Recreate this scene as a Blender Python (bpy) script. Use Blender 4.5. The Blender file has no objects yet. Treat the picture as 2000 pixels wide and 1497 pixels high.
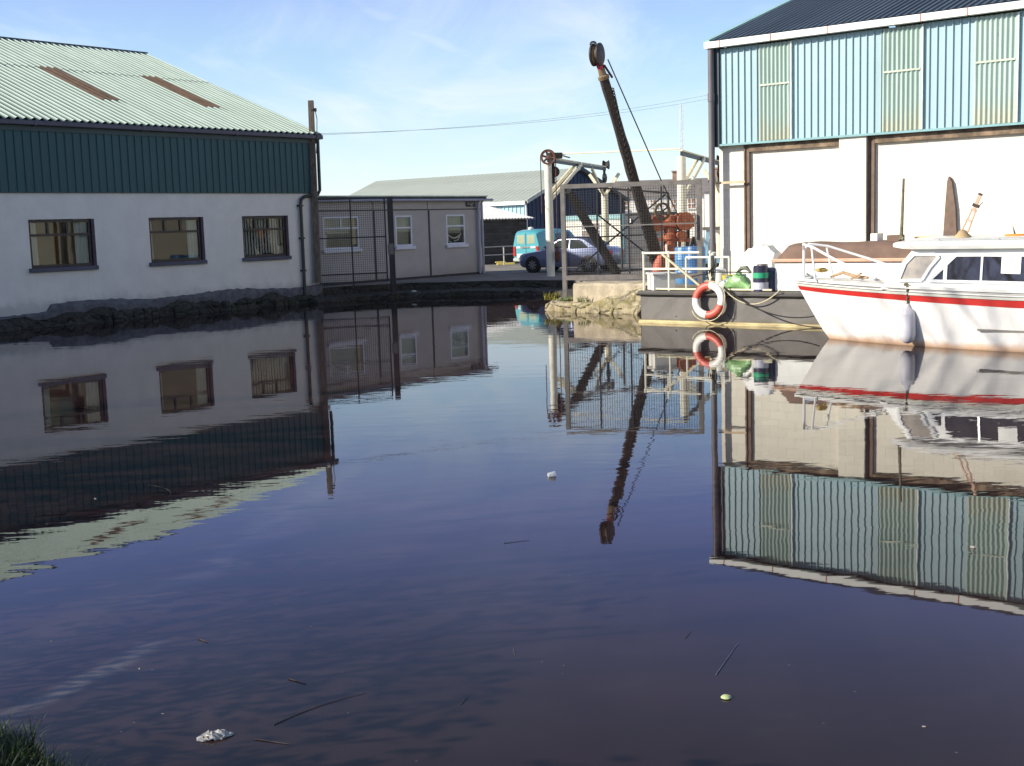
import bpy, math, random
from math import sin, cos, pi, radians, sqrt, exp
from mathutils import Vector, Matrix
random.seed(7)
S = bpy.context.scene
COL = S.collection
V = Vector

# ------------------------------------------------------------------ camera
CH, CF = 2.2, 2406.5                       # eye height above the water (m), focal length in photo pixels
PITCH, ROLL = radians(7.2576), radians(-1.7796)
FW = V((0, cos(PITCH), -sin(PITCH))); UP0 = V((0, sin(PITCH), cos(PITCH))); RT0 = V((1, 0, 0))
RT = RT0 * cos(ROLL) + UP0 * sin(ROLL); UP = UP0 * cos(ROLL) - RT0 * sin(ROLL)
CAMP = V((0, 0, CH))
cd = bpy.data.cameras.new('camera'); cam = bpy.data.objects.new('camera', cd); COL.objects.link(cam)
cd.sensor_width = 36; cd.lens = CF * 36 / 2000; cd.clip_end = 6000; cd.clip_start = .05
cam.matrix_world = Matrix(((RT.x, UP.x, -FW.x, 0), (RT.y, UP.y, -FW.y, 0), (RT.z, UP.z, -FW.z, CH), (0, 0, 0, 1)))
S.camera = cam

def ray(px, py): return FW + RT * ((px - 1000) / CF) - UP * ((py - 748.5) / CF)
def at(px, py, Y): d = ray(px, py); return CAMP + d * (Y / d.y)              # survey a photo point at a known depth
def onz(px, py, z): d = ray(px, py); return CAMP + d * ((z - CH) / d.z)     # ... on a level plane

# ------------------------------------------------------------------ light, sky, exposure
SUN_AZ, SUN_EL = radians(76), radians(26)          # azimuth to the left of straight behind the camera
TOSUN = V((-sin(SUN_AZ) * cos(SUN_EL), -cos(SUN_AZ) * cos(SUN_EL), sin(SUN_EL)))
sl = bpy.data.lights.new('sun', 'SUN'); sl.energy = 5.0; sl.angle = radians(.5); sl.color = (1, .93, .80)
sun = bpy.data.objects.new('sun', sl); COL.objects.link(sun); sun.rotation_euler = TOSUN.to_track_quat('Z', 'Y').to_euler()
S.view_settings.view_transform = 'Standard'; S.view_settings.look = 'None'; S.view_settings.gamma = 1
S.view_settings.exposure = .45
W = bpy.data.worlds.new('World'); S.world = W; W.use_nodes = True

class NT:
    """small node-building helper"""
    def __init__(s, tree): s.t = tree; tree.nodes.clear()
    def n(s, typ, **kw):
        nd = s.t.nodes.new(typ)
        for k, v in kw.items():
            if k.startswith('i_'):
                key = k[2:]; key = int(key) if key.isdigit() else key.replace('_', ' ')
                s.set(nd.inputs[key], v)
            else: setattr(nd, k, v)
        return nd
    def set(s, sock, v):
        if hasattr(v, 'is_output') or isinstance(v, bpy.types.NodeSocket): s.t.links.new(v, sock)
        else: sock.default_value = v
    def math(s, op, a, b=0., c=0., clamp=False):
        nd = s.t.nodes.new('ShaderNodeMath'); nd.operation = op; nd.use_clamp = clamp
        s.set(nd.inputs[0], a); s.set(nd.inputs[1], b); s.set(nd.inputs[2], c); return nd.outputs[0]
    def mix(s, f, a, b):
        nd = s.t.nodes.new('ShaderNodeMix'); nd.data_type = 'RGBA'
        s.set(nd.inputs[0], f); s.set(nd.inputs[6], a); s.set(nd.inputs[7], b); return nd.outputs[2]
    def ramp(s, f, lo, hi, a=0., b=1.):
        nd = s.t.nodes.new('ShaderNodeMapRange'); nd.interpolation_type = 'SMOOTHSTEP'
        s.set(nd.inputs[0], f); nd.inputs[1].default_value = lo; nd.inputs[2].default_value = hi
        nd.inputs[3].default_value = a; nd.inputs[4].default_value = b; return nd.outputs[0]
    def noise(s, vec, scale, detail=4, rough=.55, dist=0.):
        nd = s.t.nodes.new('ShaderNodeTexNoise'); nd.inputs['Scale'].default_value = scale
        nd.inputs['Detail'].default_value = detail; nd.inputs['Roughness'].default_value = rough
        nd.inputs['Distortion'].default_value = dist
        if vec is not None: s.t.links.new(vec, nd.inputs['Vector'])
        return nd.outputs[0]
    def scaled(s, vec, sc, rot=(0, 0, 0)):
        nd = s.t.nodes.new('ShaderNodeMapping'); nd.inputs['Scale'].default_value = sc; nd.inputs['Rotation'].default_value = rot
        s.t.links.new(vec, nd.inputs['Vector']); return nd.outputs[0]
    def sep(s, vec):
        nd = s.t.nodes.new('ShaderNodeSeparateXYZ'); s.t.links.new(vec, nd.inputs[0]); return nd.outputs

def c4(c): return (c[0], c[1], c[2], 1)

wt = NT(W.node_tree)
SKY_K = .10
sky = wt.n('ShaderNodeTexSky', sky_type='NISHITA', sun_disc=False, sun_elevation=SUN_EL, sun_rotation=math.atan2(TOSUN.x, TOSUN.y),
           altitude=50, air_density=1.0, dust_density=.6, ozone_density=1.6)
geo = wt.n('ShaderNodeTexCoord').outputs['Generated']
sx, sy, sz = wt.sep(geo)
zc = wt.math('MAXIMUM', sz, .0)
den = wt.math('ADD', zc, .06)
comb = wt.n('ShaderNodeCombineXYZ', i_0=wt.math('DIVIDE', sx, den), i_1=wt.math('DIVIDE', sy, den)).outputs[0]
wisp = wt.noise(wt.scaled(comb, (.9, .32, 1), (0, 0, radians(62))), 1.1, 7, .62, .9)
patch = wt.noise(wt.scaled(comb, (.22, .22, 1)), 1.3, 3)
cl = wt.math('MULTIPLY', wt.ramp(wisp, .40, .78), wt.ramp(patch, .30, .62))
# an old contrail: a straight line in the plane of the high cloud
def skyp(px, py): d = ray(px, py).normalized(); return V((d.x / (d.z + .06), d.y / (d.z + .06)))
a_, b_ = skyp(700, 2), skyp(1195, 255); dn = (b_ - a_).normalized(); nn = V((-dn.y, dn.x)); off = nn.dot(a_)
px_, py_, _ = wt.sep(comb)
dist = wt.math('ABSOLUTE', wt.math('SUBTRACT', wt.math('ADD', wt.math('MULTIPLY', px_, nn.x), wt.math('MULTIPLY', py_, nn.y)),
       wt.math('ADD', off, wt.math('MULTIPLY', wt.math('SUBTRACT', wt.noise(comb, .8, 3), .5), .25))))
trail = wt.math('MULTIPLY', wt.ramp(dist, 0, .10, 1, 0), wt.ramp(wt.noise(comb, 1.4, 5), .35, .62))
cl = wt.math('MAXIMUM', cl, wt.math('MULTIPLY', trail, .45))
hz = wt.math('POWER', wt.math('SUBTRACT', 1., zc), 8.5)
tinted = wt.n('ShaderNodeVectorMath', operation='MULTIPLY', i_0=sky.outputs[0], i_1=(.84, 1.09, 1.38)).outputs[0]
violet = wt.n('ShaderNodeVectorMath', operation='MULTIPLY', i_0=sky.outputs[0], i_1=(.98, .93, 1.62)).outputs[0]
upper = wt.n('ShaderNodeVectorMath', operation='MULTIPLY', i_0=sky.outputs[0], i_1=(1.04, .93, .98)).outputs[0]
tinted = wt.mix(wt.ramp(zc, .12, .24), tinted, violet)
tinted = wt.mix(wt.ramp(zc, .22, .42), tinted, upper)
hz = wt.math('ADD', wt.math('MULTIPLY', hz, .74), wt.math('MULTIPLY', wt.math('POWER', wt.math('SUBTRACT', 1., zc), 30.0), .26))
skyc = wt.mix(hz, tinted, (7.9, 8.9, 8.8, 1))
cl = wt.math('MULTIPLY', cl, wt.ramp(zc, .15, .26, 1, .25))
skyc = wt.mix(wt.math('MULTIPLY', cl, .72), skyc, (7.2, 7.7, 8.0, 1))
bg = wt.n('ShaderNodeBackground', i_Color=skyc, i_Strength=SKY_K)
wo = wt.n('ShaderNodeOutputWorld'); wt.t.links.new(bg.outputs[0], wo.inputs[0])

# ------------------------------------------------------------------ materials
MATS = {}
def mat(name, col, rough=.6, metal=0., var=.18, scale=2.5, bump=0., bscale=25., spec=.5, col2=None, lo=.35, hi=.7, stretch=(1, 1, 1), coat=0.):
    if name in MATS: return MATS[name]
    m = bpy.data.materials.new(name); m.use_nodes = True; t = NT(m.node_tree)
    co = t.n('ShaderNodeTexCoord').outputs['Object']
    v = t.scaled(co, stretch)
    f = t.noise(v, scale, 6, .6)
    a = tuple(max(0, x * (1 - var)) for x in col); b = tuple(x * (1 + var) for x in col)
    cc = t.mix(t.ramp(f, .3, .7), c4(a), c4(b))
    if col2: cc = t.mix(t.ramp(t.noise(v, scale * 1.7, 7, .65), lo, hi), cc, c4(col2))
    p = t.n('ShaderNodeBsdfPrincipled', i_Base_Color=cc, i_Roughness=rough, i_Metallic=metal)
    p.inputs['Specular IOR Level'].default_value = spec
    if coat: p.inputs['Coat Weight'].default_value = coat; p.inputs['Coat Roughness'].default_value = .05
    if bump:
        bn = t.n('ShaderNodeBump', i_Strength=bump, i_Distance=.02, i_Height=t.noise(co, bscale, 5, .65)); t.t.links.new(bn.outputs[0], p.inputs['Normal'])
    o = t.n('ShaderNodeOutputMaterial'); t.t.links.new(p.outputs[0], o.inputs[0])
    MATS[name] = m; return m

def water_mat():
    m = bpy.data.materials.new('water'); m.use_nodes = True; t = NT(m.node_tree)
    co = t.n('ShaderNodeTexCoord').outputs['Object']
    n1 = t.noise(t.scaled(co, (.55, 1.25, 1), (0, 0, radians(12))), 1.9, 2, .5)
    n2 = t.noise(t.scaled(co, (.5, 1.0, 1), (0, 0, radians(-20))), 7.5, 2, .5)
    calm = t.math('MULTIPLY', t.ramp(t.noise(co, .26, 4), .36, .66, .22, 1.0), t.ramp(t.sep(co)[1], 4.8, 9.5, .32, 1.1))   # the near bank shelters the water
    h = t.math('ADD', t.math('MULTIPLY', t.math('MULTIPLY', n1, calm), .0040), t.math('MULTIPLY', t.math('MULTIPLY', n2, .0012), calm))
    bn = t.n('ShaderNodeBump', i_Strength=.45, i_Distance=1.0, i_Height=h)
    # two thin ragged lines of paler base colour
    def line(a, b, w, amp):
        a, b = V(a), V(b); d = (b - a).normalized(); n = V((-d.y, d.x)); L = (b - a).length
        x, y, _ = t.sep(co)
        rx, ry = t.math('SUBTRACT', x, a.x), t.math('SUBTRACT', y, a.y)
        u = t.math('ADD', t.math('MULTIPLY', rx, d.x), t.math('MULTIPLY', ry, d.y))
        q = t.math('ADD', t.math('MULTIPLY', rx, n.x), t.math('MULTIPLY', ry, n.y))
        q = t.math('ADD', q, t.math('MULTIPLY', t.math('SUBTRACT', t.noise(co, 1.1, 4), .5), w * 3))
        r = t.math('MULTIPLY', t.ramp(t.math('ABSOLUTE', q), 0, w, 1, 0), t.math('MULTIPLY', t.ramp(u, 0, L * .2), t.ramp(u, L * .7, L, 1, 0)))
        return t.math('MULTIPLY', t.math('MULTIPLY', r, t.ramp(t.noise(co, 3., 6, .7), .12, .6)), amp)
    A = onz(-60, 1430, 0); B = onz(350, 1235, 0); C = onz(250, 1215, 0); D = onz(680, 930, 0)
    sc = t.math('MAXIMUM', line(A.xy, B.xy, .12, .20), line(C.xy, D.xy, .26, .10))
    body = t.mix(t.ramp(t.noise(co, .5, 3), .35, .65), (.0215, .0120, .0130, 1), (.0300, .0175, .0170, 1))
    vd = t.n('ShaderNodeTexVoronoi', i_Scale=9.0); t.t.links.new(co, vd.inputs['Vector'])
    speck = t.math('MULTIPLY', t.ramp(vd.outputs['Distance'], .03, .07, 1, 0), t.ramp(t.sep(vd.outputs['Color'])[0], .72, .9))
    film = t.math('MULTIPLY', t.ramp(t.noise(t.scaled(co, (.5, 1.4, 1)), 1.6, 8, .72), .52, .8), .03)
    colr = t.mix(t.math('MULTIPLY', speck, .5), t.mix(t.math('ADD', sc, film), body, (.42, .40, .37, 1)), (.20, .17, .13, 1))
    p = t.n('ShaderNodeBsdfPrincipled', i_Base_Color=colr, i_Roughness=.012, i_IOR=1.333, i_Normal=bn.outputs[0])
    o = t.n('ShaderNodeOutputMaterial'); t.t.links.new(p.outputs[0], o.inputs[0]); return m

def glass_mat(name='window_glass', tint=(.82, .83, .80), refl=.06):
    if name in MATS: return MATS[name]
    m = bpy.data.materials.new(name); m.use_nodes = True; t = NT(m.node_tree)
    tr = t.n('ShaderNodeBsdfTransparent', i_Color=c4(tint)); gl = t.n('ShaderNodeBsdfGlossy', i_Color=(.95, .97, .95, 1), i_Roughness=.012)
    fr = t.n('ShaderNodeLayerWeight', i_Blend=.5)
    mx = t.n('ShaderNodeMixShader', i_0=t.math('MULTIPLY_ADD', t.math('POWER', fr.outputs['Facing'], 4.0), .55, refl - .03, clamp=True)); t.t.links.new(tr.outputs[0], mx.inputs[1]); t.t.links.new(gl.outputs[0], mx.inputs[2])
    o = t.n('ShaderNodeOutputMaterial'); t.t.links.new(mx.outputs[0], o.inputs[0]); MATS[name] = m; return m

def layered_mat(name, col, bands, rough=.7, var=.1, bump=.15, bscale=30, streak=0., streakcol=(.1, .08, .06), spec=.4, coat=0.):
    """colour with dirt bands by height: bands = [(z_low, z_high, colour, amount, ragged)] fading out above z_high"""
    m = bpy.data.materials.new(name); m.use_nodes = True; t = NT(m.node_tree)
    co = t.n('ShaderNodeTexCoord').outputs['Object']; x, y, z = t.sep(co)
    f = t.noise(co, 1.7, 6, .6)
    cc = t.mix(t.ramp(f, .3, .7), c4(tuple(k * (1 - var) for k in col)), c4(tuple(k * (1 + var) for k in col)))
    if streak:
        s_ = t.noise(t.scaled(co, (6, 6, .35)), 1.6, 6, .7)
        cc = t.mix(t.math('MULTIPLY', t.ramp(s_, .55, .8), streak), cc, c4(streakcol))
    for zl, zh, bc, am, rg in bands:
        zz = t.math('ADD', z, t.math('MULTIPLY', t.math('SUBTRACT', t.noise(co, 3.5, 5, .65), .5), rg))
        cc = t.mix(t.math('MULTIPLY', t.ramp(zz, zl, zh, 1, 0), am), cc, c4(bc))
    p = t.n('ShaderNodeBsdfPrincipled', i_Base_Color=cc, i_Roughness=rough)
    p.inputs['Specular IOR Level'].default_value = spec
    if coat: p.inputs['Coat Weight'].default_value = coat
    if bump:
        bn = t.n('ShaderNodeBump', i_Strength=bump, i_Distance=.02, i_Height=t.noise(co, bscale, 5, .65)); t.t.links.new(bn.outputs[0], p.inputs['Normal'])
    o = t.n('ShaderNodeOutputMaterial'); t.t.links.new(p.outputs[0], o.inputs[0]); MATS[name] = m; return m

def stone_mat(name, c1, c2, mortar, scale=2.2, bump=.8, moss=None):
    m = bpy.data.materials.new(name); m.use_nodes = True; t = NT(m.node_tree)
    co = t.n('ShaderNodeTexCoord').outputs['Object']
    nz = t.n('ShaderNodeTexNoise', i_Scale=2.2); t.t.links.new(co, nz.inputs['Vector'])
    v = t.n('ShaderNodeVectorMath', operation='MULTIPLY_ADD', i_0=nz.outputs['Color'], i_1=(.35, .35, .35), i_2=t.scaled(co, (1, 1, 1.9))).outputs[0]
    vo = t.n('ShaderNodeTexVoronoi', feature='DISTANCE_TO_EDGE', i_Scale=scale); t.t.links.new(v, vo.inputs['Vector'])
    vc = t.n('ShaderNodeTexVoronoi', i_Scale=scale); t.t.links.new(v, vc.inputs['Vector'])
    ch = t.sep(vc.outputs['Color'])[0]
    cc = t.mix(ch, c4(c1), c4(c2))
    cc = t.mix(t.ramp(t.noise(co, 9, 6, .7), .35, .7), cc, c4(tuple(k * .55 for k in c1)))
    cc = t.mix(t.math('MULTIPLY', t.ramp(vo.outputs['Distance'], 0, .05, 1, 0), t.ramp(t.noise(co, 4, 3), .4, .65, .1, .9)), cc, c4(mortar))
    if moss: cc = t.mix(t.math('MULTIPLY', t.ramp(t.noise(co, 3.3, 6, .7), .45, .68), moss[3]), cc, c4(moss))
    h = t.math('ADD', t.ramp(vo.outputs['Distance'], 0, .12), t.math('MULTIPLY', t.noise(co, 18, 5, .7), .5))
    bn = t.n('ShaderNodeBump', i_Strength=bump, i_Distance=.04, i_Height=h)
    p = t.n('ShaderNodeBsdfPrincipled', i_Base_Color=cc, i_Roughness=.85, i_Normal=bn.outputs[0])
    o = t.n('ShaderNodeOutputMaterial'); t.t.links.new(p.outputs[0], o.inputs[0]); MATS[name] = m; return m

def block_mat(name, c1, mortar, bw=.45, bh=.22, bump=.25, var=.08):
    m = bpy.data.materials.new(name); m.use_nodes = True; t = NT(m.node_tree)
    co = t.n('ShaderNodeTexCoord').outputs['Object']; x, y, z = t.sep(co)
    vv = t.n('ShaderNodeCombineXYZ', i_0=x, i_1=z).outputs[0]
    br = t.n('ShaderNodeTexBrick', i_Color1=c4(tuple(k * (1 - var) for k in c1)), i_Color2=c4(tuple(k * (1 + var) for k in c1)), i_Mortar=c4(mortar),
             i_Scale=1.0, i_Mortar_Size=.008, i_Brick_Width=bw, i_Row_Height=bh)
    t.t.links.new(vv, br.inputs['Vector'])
    cc = t.mix(t.ramp(t.noise(co, 1.2, 6, .65), .45, .75, 0, .35), br.outputs['Color'], c4(tuple(k * .72 for k in c1)))
    bn = t.n('ShaderNodeBump', i_Strength=bump, i_Distance=.01, i_Height=t.math('ADD', t.math('MULTIPLY', br.outputs['Fac'], -1.), t.math('MULTIPLY', t.noise(co, 30, 4), .6)))
    p = t.n('ShaderNodeBsdfPrincipled', i_Base_Color=cc, i_Roughness=.85, i_Normal=bn.outputs[0])
    o = t.n('ShaderNodeOutputMaterial'); t.t.links.new(p.outputs[0], o.inputs[0]); MATS[name] = m; return m

def sheet_mat(name, col, rough=.45, streak=.35, streakcol=(.1, .09, .07), along='y', lap=None, var=.12, edge=None, spec=.4, groove=None):
    """painted metal or cement sheet with streaks running down it, sheet-to-sheet tone changes"""
    m = bpy.data.materials.new(name); m.use_nodes = True; t = NT(m.node_tree)
    co = t.n('ShaderNodeTexCoord').outputs['Object']
    st = (7, .3, .3) if along == 'y' else (7, 7, .25)
    s_ = t.noise(t.scaled(co, st), 1.5, 7, .7)
    f = t.noise(co, 1.3, 5, .6)
    x, y, z = t.sep(co)
    wn = t.n('ShaderNodeTexWhiteNoise', noise_dimensions='1D', i_W=t.math('FLOOR', t.math('MULTIPLY', x, 1.0)))
    cc = t.mix(t.math('ADD', t.math('MULTIPLY', f, .6), t.math('MULTIPLY', wn.outputs[0], .4)), c4(tuple(k * (1 - var) for k in col)), c4(tuple(k * (1 + var) for k in col)))
    cc = t.mix(t.math('MULTIPLY', t.ramp(s_, .48, .75), streak), cc, c4(streakcol))
    if groove:   # rib shade painted dark, with dirt, in the valleys of the profile: (pitch, phase, colour, amount)
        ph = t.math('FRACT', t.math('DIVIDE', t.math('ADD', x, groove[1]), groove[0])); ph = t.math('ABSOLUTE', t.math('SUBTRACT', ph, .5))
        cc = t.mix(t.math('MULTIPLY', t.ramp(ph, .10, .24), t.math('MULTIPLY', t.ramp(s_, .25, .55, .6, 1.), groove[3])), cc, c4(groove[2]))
    if edge:   # stain rising from the sheet's foot: (z0, z1, colour, amount)
        zz = t.math('ADD', z, t.math('MULTIPLY', t.math('SUBTRACT', t.noise(co, 2.5, 5), .5), .7))
        cc = t.mix(t.math('MULTIPLY', t.ramp(zz, edge[0], edge[1], 1, 0), edge[3]), cc, c4(edge[2]))
    p = t.n('ShaderNodeBsdfPrincipled', i_Base_Color=cc, i_Roughness=rough)
    p.inputs['Specular IOR Level'].default_value = spec
    o = t.n('ShaderNodeOutputMaterial'); t.t.links.new(p.outputs[0], o.inputs[0]); MATS[name] = m; return m

# ------------------------------------------------------------------ mesh helpers
MW = {}
class MB:
    def __init__(s): s.v = []; s.f = []; s.mi = []
    def add(s, vs, fs, mi=0):
        b = len(s.v); s.v += [V(p) for p in vs]; s.f += [[i + b for i in f] for f in fs]; s.mi += [mi] * len(fs); return s
    def box(s, c, d, rz=0., mi=0, tilt=None):
        c = V(c); R = Matrix.Rotation(rz, 3, 'Z')
        if tilt is not None: R = tilt
        vs = [c + R @ V((sx * d[0] / 2, sy * d[1] / 2, sz_ * d[2] / 2)) for sz_ in (-1, 1) for sy in (-1, 1) for sx in (-1, 1)]
        return s.add(vs, [(0, 2, 3, 1), (4, 5, 7, 6), (0, 1, 5, 4), (2, 6, 7, 3), (0, 4, 6, 2), (1, 3, 7, 5)], mi)
    def bb(s, x0, x1, y0, y1, z0, z1, mi=0): return s.box(((x0 + x1) / 2, (y0 + y1) / 2, (z0 + z1) / 2), (x1 - x0, y1 - y0, z1 - z0), 0, mi)
    def bar(s, p, q, w, h=None, up=(0, 0, 1), mi=0, w2=None, h2=None):
        p, q = V(p), V(q); h = h or w; w2 = w2 or w; h2 = h2 or h; d = (q - p).normalized(); u = V(up)
        if abs(d.dot(u)) > .98: u = V((0, 1, 0))
        a = d.cross(u).normalized(); b = a.cross(d)
        vs = [p + a * (i * w / 2) + b * (j * h / 2) for i, j in ((-1, -1), (1, -1), (1, 1), (-1, 1))] + [q + a * (i * w2 / 2) + b * (j * h2 / 2) for i, j in ((-1, -1), (1, -1), (1, 1), (-1, 1))]
        return s.add(vs, [(3, 2, 1, 0), (4, 5, 6, 7), (0, 1, 5, 4), (1, 2, 6, 5), (2, 3, 7, 6), (3, 0, 4, 7)], mi)
    def tube(s, pts, r, n=8, mi=0, cap=True):
        pts = [V(p) for p in pts]; rs = r if isinstance(r, (list, tuple)) else [r] * len(pts); rings = []; a = None
        for i, p in enumerate(pts):
            d = (pts[min(i + 1, len(pts) - 1)] - pts[max(i - 1, 0)]).normalized()
            if a is None: a = d.cross(V((0, 0, 1))) if abs(d.z) < .95 else d.cross(V((0, 1, 0)))
            a = (a - d * a.dot(d)).normalized(); b = d.cross(a)
            rings.append([p + (a * cos(2 * pi * k / n) + b * sin(2 * pi * k / n)) * rs[i] for k in range(n)])
        return s.rings(rings, cap, mi)
    def rings(s, rings, cap=True, mi=0, close=True):
        n = len(rings[0]); vs = [p for r in rings for p in r]; fs = []
        for i in range(len(rings) - 1):
            for k in range(n if close else n - 1):
                k2 = (k + 1) % n; fs.append((i * n + k, i * n + k2, (i + 1) * n + k2, (i + 1) * n + k))
        if cap: fs += [tuple(range(n))[::-1], tuple((len(rings) - 1) * n + k for k in range(n))]
        return s.add(vs, fs, mi)
    def lathe(s, c, axis, prof, n=20, mi=0):        # prof = [(radius, distance along axis)]
        c, axis = V(c), V(axis).normalized(); a = axis.cross(V((0, 0, 1))) if abs(axis.z) < .95 else V((1, 0, 0)); a.normalize(); b = axis.cross(a)
        return s.rings([[c + axis * t + (a * cos(2 * pi * k / n) + b * sin(2 * pi * k / n)) * max(r, .0005) for k in range(n)] for r, t in prof], True, mi)
    def ring(s, c, axis, prof, n=20, mi=0):         # open ring: profile closed on itself
        c, axis = V(c), V(axis).normalized(); a = axis.cross(V((0, 0, 1))) if abs(axis.z) < .95 else V((1, 0, 0)); a.normalize(); b = axis.cross(a)
        return s.rings([[c + axis * t + (a * cos(2 * pi * k / n) + b * sin(2 * pi * k / n)) * r for k in range(n)] for r, t in prof + prof[:1]], False, mi)
    def prism(s, poly, o, ax, ay, d, mi=0):         # outline in the plane (ax, ay) at o, pushed along d
        o, ax, ay, d = V(o), V(ax), V(ay), V(d); n = len(poly)
        a = [o + ax * p[0] + ay * p[1] for p in poly]; b = [p + d for p in a]
        return s.add(a + b, [tuple(range(n))[::-1], tuple(range(n, 2 * n))] + [(i, (i + 1) % n, n + (i + 1) % n, n + i) for i in range(n)], mi)
    def quad(s, *p, mi=0): return s.add(p, [tuple(range(len(p)))], mi)
    def sheet(s, o, ax, ay, W_, L_, pitch, depth, up, segs=1, ribs='trap', mi=0, jit=0.):
        """corrugated sheet: ribs run along ay, profile across ax, raised along up"""
        o, ax, ay, up = V(o), V(ax), V(ay), V(up); prof = []
        k = int(math.ceil(W_ / pitch))
        shp = {'trap': [(0, 0), (.42, 0), (.52, 1), (.86, 1), (.96, 0)], 'wave': [(j / 8, .5 - .5 * cos(2 * pi * j / 8)) for j in range(8)],
               'rib': [(0, 0), (.78, 0), (.84, 1), (.94, 1)]}[ribs]
        for i in range(k):
            for u, h in shp:
                x = (i + u) * pitch
                if x <= W_: prof.append((x, h * depth))
        prof.append((W_, 0)); n = len(prof)
        rows = [[o + ax * x + ay * (L_ * j / segs) + up * (h + (random.uniform(-jit, jit) if jit else 0)) for x, h in prof] for j in range(segs + 1)]
        return s.rings(rows, False, mi, close=False)
    def build(s, name, m, parent=None, smooth=False, local=False, bevel=0.):
        me = bpy.data.meshes.new(name)
        M = MW.get(parent.name) if parent else None
        inv = M.inverted() if (M is not None and not local) else None
        me.from_pydata([tuple(inv @ p) if inv else tuple(p) for p in s.v], [], s.f); me.update()
        for k in (m if isinstance(m, (list, tuple)) else [m]): me.materials.append(k)
        if isinstance(m, (list, tuple)): me.polygons.foreach_set('material_index', s.mi)
        if smooth:
            me.polygons.foreach_set('use_smooth', [True] * len(me.polygons))
            try: me.set_sharp_from_angle(angle=radians(40))
            except Exception: pass
        o = bpy.data.objects.new(name, me); COL.objects.link(o)
        if parent: o.parent = parent; MW[o.name] = M
        if bevel:
            b = o.modifiers.new('bevel', 'BEVEL'); b.width = bevel; b.segments = 2; b.limit_method = 'ANGLE'
        return o

def tag(o, label, cat, group=None):
    o['label'] = label; o['category'] = cat
    if group: o['group'] = group
    return o
def thing(name, label, cat, loc, rz=0., group=None):
    o = bpy.data.objects.new(name, None); COL.objects.link(o); o.location = loc; o.rotation_euler = (0, 0, rz); o.empty_display_size = .2
    MW[o.name] = Matrix.Translation(V(loc)) @ Matrix.Rotation(rz, 4, 'Z'); return tag(o, label, cat, group)
def solo(name, mb, m, label, cat, base, group=None, smooth=False, bevel=0.):
    base = V(base); mb.v = [p - base for p in mb.v]
    o = mb.build(name, m, None, smooth, bevel=bevel); o.location = base; return tag(o, label, cat, group)
def struct(o): o['kind'] = 'structure'; return o
def rect_wall(mb, x0, x1, z0, z1, holes, y, reveal=.12, mi=0):
    """wall in the local xz plane with openings and their reveals going inward (+y)"""
    xs = sorted({x0, x1} | {h[0] for h in holes} | {h[1] for h in holes}); zs = sorted({z0, z1} | {h[2] for h in holes} | {h[3] for h in holes})
    for i in range(len(xs) - 1):
        for j in range(len(zs) - 1):
            cx, cz = (xs[i] + xs[i + 1]) / 2, (zs[j] + zs[j + 1]) / 2
            if any(h[0] < cx < h[1] and h[2] < cz < h[3] for h in holes): continue
            mb.quad((xs[i], y, zs[j]), (xs[i + 1], y, zs[j]), (xs[i + 1], y, zs[j + 1]), (xs[i], y, zs[j + 1]), mi=mi)
    for a, b, c, d in holes:
        r = y + reveal
        mb.quad((a, y, c), (a, r, c), (a, r, d), (a, y, d), mi=mi); mb.quad((b, y, c), (b, y, d), (b, r, d), (b, r, c), mi=mi)
        mb.quad((a, y, d), (a, r, d), (b, r, d), (b, y, d), mi=mi); mb.quad((a, y, c), (b, y, c), (b, r, c), (a, r, c), mi=mi)

class Fr:                                   # a building's own frame: x along the facade, y inward, z up
    def __init__(s, o, deg):
        s.o = V(o); s.rz = radians(deg); s.x = V((cos(s.rz), sin(s.rz), 0)); s.y = V((-sin(s.rz), cos(s.rz), 0))
    def w(s, x, y, z): return s.o + s.x * x + s.y * y + V((0, 0, z))
    def hit(s, px, py, y=0.):
        d = ray(px, py); p = s.o + s.y * y; k = (p - CAMP).dot(s.y) / d.dot(s.y); q = CAMP + d * k - s.o
        return V((q.dot(s.x), y, q.z))
LF = Fr((-5.948, 39.244, 0), 51.95)
RF = Fr((5.256, 30.767, 0), -38.6)
BF = Fr((5.769, 22.206, 0), -40.0)          # cruiser
GF = Fr((2.894, 27.19, 0), -39.8)           # pontoon barge
X, Y_, Z = V((1, 0, 0)), V((0, 1, 0)), V((0, 0, 1))

# shared materials
white_paint = mat('white_paint', (.80, .80, .76), .45, var=.05, scale=4, col2=(.55, .50, .40), lo=.66, hi=.9)
black_metal = mat('black_metal', (.016, .015, .017), .5, var=.3, scale=8)
grey_steel = mat('weathered_grey_steel', (.17, .155, .14), .55, var=.22, scale=5, col2=(.13, .075, .045), lo=.62, hi=.85)
dark_timber = mat('dark_timber', (.032, .023, .019), .8, var=.5, scale=6, bump=.9, bscale=22, stretch=(5, 5, .7), col2=(.11, .09, .075), lo=.52, hi=.78)
tar_timber = mat('tarred_timber', (.013, .011, .011), .75, var=.5, scale=6, bump=.8)
rust = mat('rust_orange', (.42, .13, .06), .75, var=.28, scale=6, bump=.4, col2=(.12, .05, .035), lo=.52, hi=.75)
cream_paint = mat('cream_paint', (.78, .72, .52), .55, var=.08, scale=4, col2=(.42, .25, .12), lo=.6, hi=.85)
rubber = mat('rubber', (.02, .02, .021), .8, var=.2)
chrome = mat('bright_metal', (.62, .62, .62), .28, 1., var=.1)
wire_mat = mat('wire_mesh_metal', (.028, .026, .025), .6, var=.2)
rope_mat = mat('pale_rope', (.62, .54, .36), .9, var=.25, scale=30)
black_rope = mat('black_rope', (.018, .018, .018), .85, var=.3, scale=30)
GLASS = glass_mat()

# ------------------------------------------------------------------ water and ground
mb = MB(); mb.quad((-160, -60, 0), (160, -60, 0), (160, 160, 0), (-160, 160, 0))
struct(mb.build('water', water_mat()))

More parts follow.
